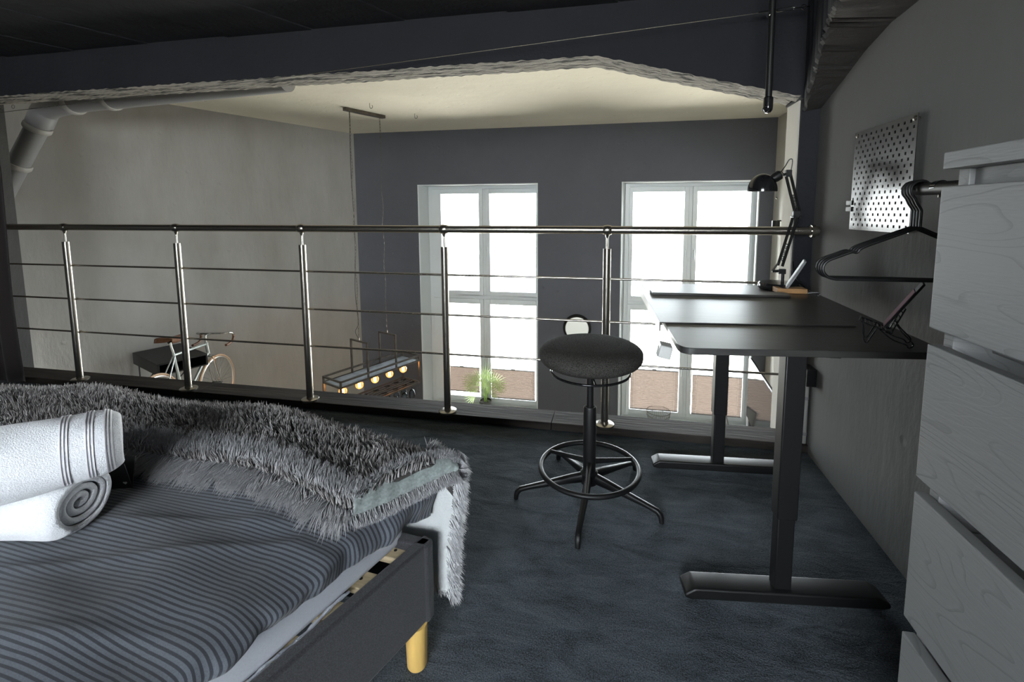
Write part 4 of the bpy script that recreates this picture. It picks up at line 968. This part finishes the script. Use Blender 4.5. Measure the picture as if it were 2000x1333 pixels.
q = MB(); q.tube([(.600, 2.3, 2.058), (.650, 2.3, 2.061)], .005, 8); q.build('ferrule', m_chrome, wr)
q = MB(); A, Bv = Vector((.665, 2.3, 2.062)), Vector((.755, 2.3, 2.067)); q.tube([A, A.lerp(Bv, .15)+Vector((0, 0, .006)), A.lerp(Bv, .85)+Vector((0, 0, .006)), Bv, A.lerp(Bv, .85)-Vector((0, 0, .006)), A.lerp(Bv, .15)-Vector((0, 0, .006))], .0018, 6, closed=True)
q.tube([(.65, 2.3, 2.061), (.68, 2.3, 2.063)], .003, 8); q.tube([(.74, 2.3, 2.066), (.79, 2.3, 2.068)], .003, 8); q.build('turnbuckle', m_chrome, wr)
q = MB(); q.tube([(.785+.010*math.cos(a_), 2.3, 2.068+.010*math.sin(a_)) for a_ in np.linspace(-2.6, 2.6, 14)], .002, 6); q.tube([(.79, 2.3, 2.069), (.858, 2.32, 2.072)], .003, 8); q.build('eye_bolt', m_chrome, wr)

dp = thing('drain_pipe', 'grey drain pipe with elbow running behind the beam at upper left', 'pipe', (0, 0, 0))
q = MB(); hz0 = Vector((-4.30, 2.93, 2.035)); hz1 = Vector((-2.2, 2.80, 2.062)); q.tube([hz0, hz1], .078, 28); q.build('pipe_run', m_pipe, dp)
lo = Vector((-5.00, 2.88, 1.30)); el = Vector((-4.50, 2.94, 2.00)); q = MB(); q.tube([lo, el.lerp(lo, .12)], .072, 28); q.build('pipe_run', m_pipe, dp)
q = MB(); q.tube(catmull([el.lerp(lo, .16), el, hz0, hz0.lerp(hz1, .03)], 8), .086, 28); q.build('elbow', m_pipe, dp)
for p, d_, r in ((el.lerp(lo, .20), (lo-el).normalized(), .090), (el.lerp(lo, .62), (lo-el).normalized(), .088), (hz0.lerp(hz1, .05), (hz1-hz0).normalized(), .094), (hz0.lerp(hz1, .24), (hz1-hz0).normalized(), .090)):
    q = MB(); q.tube([p-d_*.022, p-d_*.012, p+d_*.012, p+d_*.022], [r-.006, r, r, r-.006], 28); q.build('collar', m_pipe2, dp)

cu = thing('curtain', 'dark brown velvet curtain hanging at the left end of the railing', 'curtain', (-4.3, 2.24, 0))
q = MB(); P = []
for i in range(30):
    t = i/29; z = .05+1.80*t; row = []
    for k in range(61):
        s = k/60; x = -.40+.825*s; y = .050*math.sin(s*34+.4*math.sin(t*3))*(1-.35*t)*(1-.7*s)
        row.append((x-.015*math.sin(t*6)*s, y, z))
    P.append(row)
q.grid(P); q.build('cloth', m_curtain, cu, solid=.003, ang=80)
q = MB()
for k in range(9):
    x = -.36+k*.1; q.tube([(x+.012*math.cos(a_), .10, 1.862+.012*math.sin(a_)) for a_ in np.linspace(0, 2*PI, 14)[:-1]], .0015, 5, closed=True)
q.build('curtain_rings', m_iron, cu)

# ================================================================ HALL: pendant with stemware
U = Vector((UX, UY, 0)); Nv = Vector((UY, -UX, 0)); PC = Vector((-2.83, 4.52, 0))
pd = thing('pendant_lamp', 'long black metal frame pendant lamp with five glowing globe bulbs', 'pendant lamp', (-2.75, 4.71, -.60), math.atan2(UY, UX))
# local x runs along the lamp, local y across, origin at the middle of the tray
def bar(q, a, b, r=.011):
    a, b = Vector(a), Vector(b); d = b-a; l = d.length; m = (a+b)/2; R_ = d.to_track_quat('X', 'Z').to_matrix(); q.box(m, (l+r*1.4, r*1.6, r*1.6), M=R_)
Lh, Wh = .545, .155; zt, zs, zb_ = .0, -.062, -.345
q = MB()
for z in (zt, zs, zb_):
    for sy in (-1, 1): bar(q, (-Lh, sy*Wh, z), (Lh, sy*Wh, z))
    for sx in (-1, 1): bar(q, (sx*Lh, -Wh, z), (sx*Lh, Wh, z))
for sx in (-1, 1):
    for sy in (-1, 1): bar(q, (sx*Lh, sy*Wh, zt), (sx*Lh, sy*Wh, zb_))
q.build('box_frame', m_iron, pd, smooth=False)
q = MB()
for yy in (-.105, -.055, -.005, .045, .095): bar(q, (-Lh, yy, zb_), (Lh, yy, zb_), .006)
q.build('glass_rack', m_iron, pd, smooth=False)
q = MB(); q.bb((-Lh, -Wh, zs-.003), (Lh, Wh, zs+.003)); q.build('tray', m_zinc, pd, smooth=False)
for sx in (-.195, .195):
    q = MB(); bar(q, (sx, -Wh+.01, zs), (sx, -Wh+.01, .335)); bar(q, (sx, Wh-.01, zs), (sx, Wh-.01, .335)); bar(q, (sx, -Wh+.01, .335), (sx, Wh-.01, .335)); q.tube([(sx, 0, .34), (sx, 0, .375)], .007, 8); q.build('hanger_frame', m_iron, pd, smooth=False)
    q = MB(); z0c, z1c = .375, 2.86-.02; n = 70
    for k in range(n):
        z = z0c+(z1c-z0c)*(k+.5)/n; hh = (z1c-z0c)/n*.64; sw = .010*math.sin(k*.5)*math.sin(k/n*PI)
        q.tube([(sx+sw+(.007*math.cos(a_) if k % 2 else 0), (0 if k % 2 else .007*math.cos(a_)), z+hh*math.sin(a_)) for a_ in np.linspace(0, 2*PI, 9)[:-1]], .0016, 5, closed=True)
    q.build('chain', m_iron, pd)
cable([(-.195, .01, .37), (-.22, .02, .45), (-.19, .0, .56), (-.205, .015, .9), (-.19, 0, 1.5), (-.20, .01, 2.2), (-.195, 0, 2.84)], .0028, pd, 'flex', m_black)
q = MB(); q.bb((-.255, -.028, 2.842), (.255, .028, 2.876)); q.build('ceiling_plate', m_iron, pd, smooth=False, bevel=.002)
for k in range(5):
    x = -.42+k*.21
    q = MB(); q.lathe([(.017, 0), (.017, -.045), (.014, -.050)], (x, 0, zs-.003), 16); s_ = q.build('lamp_holder', m_iron, pd)
    q = MB(); prof = [(.013, -.048), (.015, -.060)]+[(.045*math.sin(t), -.103+.045*math.cos(t)) for t in np.linspace(.35, PI-.02, 14)]+[(.0001, -.148)]; q.lathe(prof, (x, 0, zs-.003), 24); q.build('bulb', m_bulb, s_)
    q = MB(); q.tube([(x+.017*math.cos(i*1.25), .017*math.sin(i*1.25), zs-.072-.0024*i) for i in range(26)], .0042, 5); q.build('filament', m_fil, s_)
for k in range(5):
    p = Vector((-.42+k*.21, 0, zs-.105)); l = bpy.data.lights.new('bulb_light', 'POINT'); l.energy = 0.35; l.color = (1, .62, .30); l.shadow_soft_size = .04
    o = bpy.data.objects.new('bulb_light', l); C.objects.link(o); o.parent = pd; o.location = p
# stemware hanging by its feet in the rack
gl0 = None; lbl = ['stemmed glass hanging upside down in the pendant rack']
cells = [(x, y) for x in (-.42, -.26, -.10, .06, .22, .36, .48) for y in (-.080, .070)]
Rz = Matrix.Rotation(math.atan2(UY, UX), 3, 'Z')
for i, (x, y) in enumerate(cells):
    loc = Vector((-2.75, 4.71, -.60))+Rz@Vector((x, y, zb_))
    if gl0 is None:
        gl0 = thing('wine_glass', lbl[0], 'glass', loc, 0, 'stemmed glasses hanging in the pendant rack')
        q = MB(); q.lathe([(.0001, .010), (.034, .007), (.034, .0045), (.004, 0), (.0035, -.085)], (0, 0, 0), 20); q.build('foot_and_stem', m_stem, gl0)
        q = MB(); q.lathe([(.004, -.083), (.024, -.095), (.036, -.125), (.037, -.155), (.031, -.190), (.0298, -.190), (.0355, -.155), (.0345, -.126), (.023, -.097), (.003, -.087)], (0, 0, 0), 24); q.build('bowl', m_stem, gl0)
    else: dup(gl0, loc)
for k, (x, y) in enumerate(((-2.494, 4.367), (-2.264, 4.925))):
    o = thing('ceiling_hook', ['small steel hook in the cream ceiling just right of the pendant plate', 'small steel hook in the cream ceiling farther right toward the windows'][k], 'hook', (x, y, HC))
    q = MB(); q.tube([(0, 0, 0), (0, 0, -.03)]+[(.016-.016*math.cos(a_), 0, -.035-.018*math.sin(a_)) for a_ in np.linspace(0, 4.0, 12)], .0028, 6); q.build('hook_wire', m_iron, o)

# ================================================================ HALL: things at the windows and walls
pl_ = thing('potted_palm', 'bright green fan palm in a small grey pot on the left window sill', 'plant', (-1.83, 6.10, ZB+.02))
q = MB(); q.lathe([(.078, 0), (.085, .006), (.088, .11), (.082, .112), (.078, .09), (.0001, .085)], (0, 0, 0), 28); q.build('pot', m_pot, pl_)
rnd = random.Random(5); 
fans = [(-.30, .46, -1.1), (-.24, .36, -1.45), (-.14, .50, -.45), (.0, .56, 0), (.12, .50, .4), (.25, .40, 1.15), (.22, .48, .9), (-.05, .45, -.2), (.06, .42, .3), (-.20, .24, -1.2), (.14, .30, .8)]
for (fx, fz, tilt) in fans:
    fy = rnd.uniform(-.09, .04); base_ = Vector((rnd.uniform(-.03, .03), rnd.uniform(-.03, .03), .09)); tip = Vector((fx*.62, fy, fz*.78)); 
    q = MB(); q.tube(catmull([base_, base_.lerp(tip, .5)+Vector((-fx*.15, 0, .05)), tip], 6), .0045, 6); st_ = q.build('leaf_stem', m_leaf, pl_)
    q = MB(); ax = Vector((math.sin(tilt), rnd.uniform(-.15, .15), math.cos(tilt))).normalized(); side = ax.cross(Vector((0, 1, 0))).normalized(); R_ = rnd.uniform(.19, .25)
    for b in range(15):
        a = math.radians(-84+b*12); d = ax*math.cos(a)+side*math.sin(a); d2_ = d.cross(Vector((0, 1, 0))).normalized(); rl_ = R_*(1-.25*abs(a))
        dr_ = Vector((0, rnd.uniform(-.01, .01), -.02))
        q.add([tip, tip+d*rl_*.5+d2_*.0055, tip+d*rl_+dr_, tip+d*rl_*.5-d2_*.0055], [(0, 1, 2, 3)])
    q.build('leaf_fan', m_leaf, st_, smooth=False)
bk = thing('wire_basket', 'round dark wire basket on the right window sill', 'basket', (.575, 6.07, ZB+.02))
q = MB()
for (r, z) in ((.155, .165), (.142, .11), (.085, .008)): q.tube([(r*math.cos(2*PI*i/40), r*math.sin(2*PI*i/40), z) for i in range(40)], .0035 if z > .15 else .002, 6, closed=True)
q.build('hoops', m_iron, bk)
q = MB()
for i in range(34):
    a = 2*PI*i/34; q.tube([(r*math.cos(a), r*math.sin(a), z) for r, z in ((.155, .165), (.148, .10), (.125, .04), (.085, .006), (.02, .004))], .0016, 5)
q.build('ribs', m_iron, bk)
fr_ = thing('picture_frame', 'small pale picture frame leaning on the right window sill behind the far desk leg', 'picture frame', (1.43, 6.05, ZB+.02), 1.15)
Mf = Matrix.Rotation(math.radians(-14), 3, 'X')
q = MB()
for a, b in (((-.11, 0), (-.095, .30)), ((.095, 0), (.11, .30)), ((-.095, 0), (.095, .015)), ((-.095, .285), (.095, .30))):
    q.box(Mf@Vector(((a[0]+b[0])/2, 0, (a[1]+b[1])/2)), (abs(b[0]-a[0]), .02, abs(b[1]-a[1])), M=Mf)
q.build('frame_moulding', m_rail, fr_, smooth=False)
q = MB(); q.box(Mf@Vector((0, .002, .15)), (.19, .008, .27), M=Mf); q.build('picture', m_shell, fr_, smooth=False)
# wall clock with roman dial
ck = thing('wall_clock', 'round black wall clock with roman numerals between the two windows', 'clock', (-.508, 5.98, -.372))
Rx = Matrix.Rotation(PI/2, 3, 'X')
q = MB(); q.lathe([(.186, 0), (.188, .012), (.180, .030), (.160, .040), (.152, .030)], (0, 0, 0), 56, Rx); q.build('rim', m_black, ck)
q = MB(); q.lathe([(.149, .028), (.152, .036), (.157, .040), (.160, .036)], (0, 0, 0), 56, Rx); q.build('bezel', m_chrome, ck)
q = MB(); q.lathe([(.152, .010), (.152, .020), (.0001, .020)], (0, 0, 0), 56, Rx); q.build('dial', m_clockface, ck, smooth=False)
rom = ['XII', 'I', 'II', 'III', 'IIII', 'V', 'VI', 'VII', 'VIII', 'IX', 'X', 'XI']
q = MB()
def stroke(q, c, u, v, x0, z0, x1, z1, wd):
    a = c+u*x0+v*z0; b = c+u*x1+v*z1; d = (b-a).normalized(); n_ = Vector((d.z, 0, -d.x))*wd
    q.add([a-n_, b-n_, b+n_, a+n_], [(0, 1, 2, 3)])
for hI, txt in enumerate(rom):
    a = 2*PI*hI/12; v = Vector((math.sin(a), 0, math.cos(a))); u_ = Vector((math.cos(a), 0, -math.sin(a))); c = v*.118+Vector((0, -.0212, 0)); wds = {'I': .008, 'V': .016, 'X': .016}
    tot = sum(wds[ch_] for ch_ in txt); x = -tot/2
    for ch_ in txt:
        wd = wds[ch_]; m = x+wd/2
        if ch_ == 'I': stroke(q, c, u_, v, m, -.015, m, .015, .0018)
        elif ch_ == 'V': stroke(q, c, u_, v, m-.006, .015, m, -.015, .0018); stroke(q, c, u_, v, m+.006, .015, m, -.015, .0010)
        else: stroke(q, c, u_, v, m-.006, .015, m+.006, -.015, .0018); stroke(q, c, u_, v, m+.006, .015, m-.006, -.015, .0010)
        x += wd
q.build('numerals', m_ink, ck, smooth=False)
def hand(ang, l, tail, wd, name):
    v = Vector((math.sin(ang), 0, math.cos(ang))); u_ = Vector((math.cos(ang), 0, -math.sin(ang))); q = MB(); o_ = Vector((0, -.024, 0))
    q.add([o_+v*p[1]+u_*p[0] for p in ((-.0015, -tail), (.0015, -tail), (.0015, l*.45), (wd, l*.60), (.0015, l*.75), (0, l), (-.0015, l*.75), (-wd, l*.60), (-.0015, l*.45))], [tuple(range(9))])
    q.lathe([(.0001, -.0005), (.006, 0), (.0001, .0005)], o_-v*tail, 12, Rx); q.build(name, m_ink, ck, smooth=False, solid=.001)
hand(math.radians(-59), .108, .026, .006, 'hour_hand'); hand(math.radians(76), .095, .024, .006, 'minute_hand')
q = MB(); q.lathe([(.009, 0), (.009, .006), (.0001, .007)], (0, -.020, 0), 14, Rx); q.build('hub', m_ink, ck)
# sconce on the hall's right wall
sc_ = thing('wall_sconce', 'small black swing arm wall lamp on the pale hall wall at right', 'wall lamp', (1.833, 5.52, 1.07))
q = MB(); q.box((-.008, 0, 0), (.016, .11, .11)); q.build('wall_plate', m_black, sc_, smooth=False, bevel=.002)
q = MB(); q.tube([(-.014, 0, 0), (-.045, 0, 0)], .008, 10); q.tube([(-.045, 0, 0), (-.10, -.02, -.0)], .007, 10); q.build('arm', m_black, sc_)
q = MB(); q.lathe([(.040, -.105), (.040, .0), (.006, .002)], (-.115, -.02, 0), 24); q.lathe([(.038, -.105), (.038, -.004)], (-.115, -.02, 0), 24); q.build('shade', m_black, sc_)
# television on a wall bracket, seen edge-on
tv = thing('television', 'slim television on a wall bracket seen edge-on beyond the desk', 'television', (1.49, 4.95, -.80), math.radians(-4))
q = MB(); q.bb((-.018, -.55, -.40), (.012, .55, .30)); q.build('tv_body', m_blackg, tv, bevel=.006)
q = MB(); q.bb((-.0205, -.54, -.385), (-.0185, .54, .29)); q.build('screen', m_screen, tv, smooth=False)
q = MB(); q.bb((.012, -.2, -.2), (.05, .2, .12)); q.build('rear_housing', m_black, tv, bevel=.01)
q = MB(); q.tube([(.05, 0, -.05), (.16, .18, -.05), (.325, .02, -.05)], .016, 8); q.bb((.29, -.12, -.25), (.315, .12, .15)); q.build('bracket', m_black, tv, smooth=False)
cable([(.05, -.1, .1), (.12, -.08, .22), (.20, -.02, .20), (.30, .0, .16)], .006, tv, 'lead')
o = thing('wall_socket', 'pale twin wall socket beside the television bracket', 'socket', (1.833, 5.35, -.86)); q = MB(); q.box((-.008, 0, 0), (.016, .09, .16)); q.build('socket_plate', m_shell, o, bevel=.003)
q = MB(); 
for z in (-.035, .035): q.lathe([(.02, 0), (.02, .001), (.0001, .0012)], (-.0165, 0, z), 16, Matrix.Rotation(-PI/2, 3, 'Y'))
q.build('socket_well', m_rail, o)

# ================================================================ HALL: bicycle on its shelf
BS = .83; bdir = math.radians(90+13)
bi = thing('bicycle', 'pale vintage racing bicycle with brown saddle and drop bars hung on the left wall', 'bicycle', (-3.89, 3.10, -.50), bdir)
bi.rotation_mode = 'XYZ'; bi.rotation_euler = (0, .105, bdir); bi.scale = (BS, BS, BS)
FH, RH = Vector((.98, 0, 0)), Vector((0, 0, 0)); BB = Vector((.41, 0, -.06)); SC = Vector((.25, 0, .49)); HT = Vector((.775, 0, .535)); HB = Vector((.815, 0, .39)); ST = Vector((.19, 0, .64))
WR = .335
q = MB(); q.tube([SC, HT-Vector((.01, 0, .02))], .013, 10); q.tube([HB+Vector((-.005, 0, .02)), BB], .014, 10); q.tube([BB, SC+Vector((-.012, 0, .03))], .014, 10)
for s_ in (-1, 1): q.tube([SC+Vector((0, s_*.012, -.01)), RH+Vector((0, s_*.060, 0))], .007, 8); q.tube([BB+Vector((0, s_*.02, 0)), RH+Vector((0, s_*.060, 0))], .008, 8)
q.tube([Vector((.115, -.04, .235)), Vector((.115, .04, .235))], .006, 8)
q.build('frame', m_frame, bi)
q = MB(); q.tube([HB, HT], .018, 12); q.build('head_tube', m_frame, bi)
q = MB()
for s_ in (-1, 1): q.tube([HB+Vector((.012, s_*.045, -.03)), HB.lerp(FH, .6)+Vector((-.012, s_*.050, 0)), FH+Vector((0, s_*.05, 0))], [.011, .010, .006], 8)
q.tube([HB+Vector((.012, -.045, -.03)), HB+Vector((.012, .045, -.03))], .012, 8); q.build('fork', m_chrome, bi)
q = MB(); q.tube([SC, ST], .0125, 10); q.tube([ST-Vector((.02, 0, 0)), ST+Vector((.05, 0, .01))], .012, 8); q.build('seat_post', m_chrome, bi)
q = MB(); P = []
for i in range(11):
    t = i/10; x = -.14+.29*t; wd = .078*(1-t)**1.1+.017; row = []
    for k in range(13):
        a = PI*k/12; row.append((ST.x+.045+x, wd*math.cos(a), ST.z+.020+.035*math.sin(a)**.6+.012*(t-.5)**2*4-.012*(1 if k in (0, 12) else 0)*2))
    P.append(row)
q.grid(P); q.build('saddle', m_brown, bi, solid=.006)
q = MB(); q.tube([HT, HT+Vector((-.012, 0, .09))], .011, 10); q.tube([HT+Vector((-.012, 0, .085)), HT+Vector((.085, 0, .095))], .012, 10); q.build('stem', m_chrome, bi)
HC_ = HT+Vector((.085, 0, .095)); q = MB(); q.tube([HC_+Vector((0, -.12, 0)), HC_+Vector((0, .12, 0))], .0125, 10)
for s_ in (-1, 1): q.tube(catmull([HC_+Vector((0, s_*.12, 0)), HC_+Vector((.02, s_*.18, 0)), HC_+Vector((.08, s_*.20, -.005)), HC_+Vector((.125, s_*.20, -.05)), HC_+Vector((.10, s_*.20, -.11)), HC_+Vector((.02, s_*.20, -.135))], 6), .0115, 10)
hb_ = q.build('handlebar', m_chrome, bi)
for s_ in (-1, 1):
    q = MB(); q.tube(catmull([HC_+Vector((.118, s_*.20, -.035)), HC_+Vector((.125, s_*.20, -.055)), HC_+Vector((.10, s_*.20, -.11)), HC_+Vector((.02, s_*.20, -.136)), HC_+Vector((-.03, s_*.20, -.140))], 6), .0150, 10); q.build('bar_tape', m_brown, hb_)
for (c, nm, ang) in ((FH, 'front_wheel', 0), (RH, 'rear_wheel', 0)):
    q = MB(); n = 64; q.tube([c+Vector((WR*math.cos(2*PI*i/n), 0, WR*math.sin(2*PI*i/n))) for i in range(n)], .0125, 8, closed=True); wl = q.build(nm, m_tan, bi)
    q = MB(); r2 = WR-.022; q.tube([c+Vector((r2*math.cos(2*PI*i/n), 0, r2*math.sin(2*PI*i/n))) for i in range(n)], .012, 8, closed=True); q.build('rim', m_alu, wl)
    q = MB(); 
    for i in range(28):
        a = 2*PI*i/28; b = a+(.35 if i % 2 else -.35); q.tube([c+Vector((.02*math.cos(b), .025*(1 if i % 4 < 2 else -1), .02*math.sin(b))), c+Vector((r2*math.cos(a), 0, r2*math.sin(a)))], .0016, 5)
    q.build('spokes', m_chrome, wl)
    q = MB(); q.tube([c+Vector((0, -.055, 0)), c+Vector((0, .055, 0))], .016, 12); q.build('hub', m_chrome, wl)
q = MB(); n = 40; q.tube([BB+Vector((.09*math.cos(2*PI*i/n), .05, .09*math.sin(2*PI*i/n))) for i in range(n)], .005, 6, closed=True); q.tube([BB+Vector((0, -.07, 0)), BB+Vector((0, .07, 0))], .014, 10)
q.tube([BB+Vector((0, .07, 0)), BB+Vector((.13, .075, -.10))], .009, 8); q.tube([BB+Vector((0, -.07, 0)), BB+Vector((-.13, -.075, .10))], .009, 8); q.build('crankset', m_chrome, bi)
# shelf that carries the top tube
P0_ = Vector((-4.62, 3.74, -.215))
sf = thing('wall_shelf', 'black box shelf on the left wall carrying the bicycle by its top tube', 'shelf', P0_, math.atan2(UY, UX))
q = MB(); q.bb((-.20, -.66, .0), (.20, -.01, .012)); q.bb((-.20, -.66, -.10), (-.185, -.01, 0)); q.bb((.185, -.66, -.10), (.20, -.01, 0)); q.bb((-.20, -.02, -.10), (.20, -.01, 0)); q.bb((-.20, -.66, -.10), (.20, -.01, -.09)); q.build('shelf_box', m_black, sf, smooth=False, bevel=.002)
for x in (-.16, .14):
    q = MB(); q.tube([(x, -.45, -.10), (x, -.02, -.38)], .006, 8); q.tube([(x, -.02, -.10), (x, -.02, -.38)], .006, 8); q.build('bracket', m_black, sf)
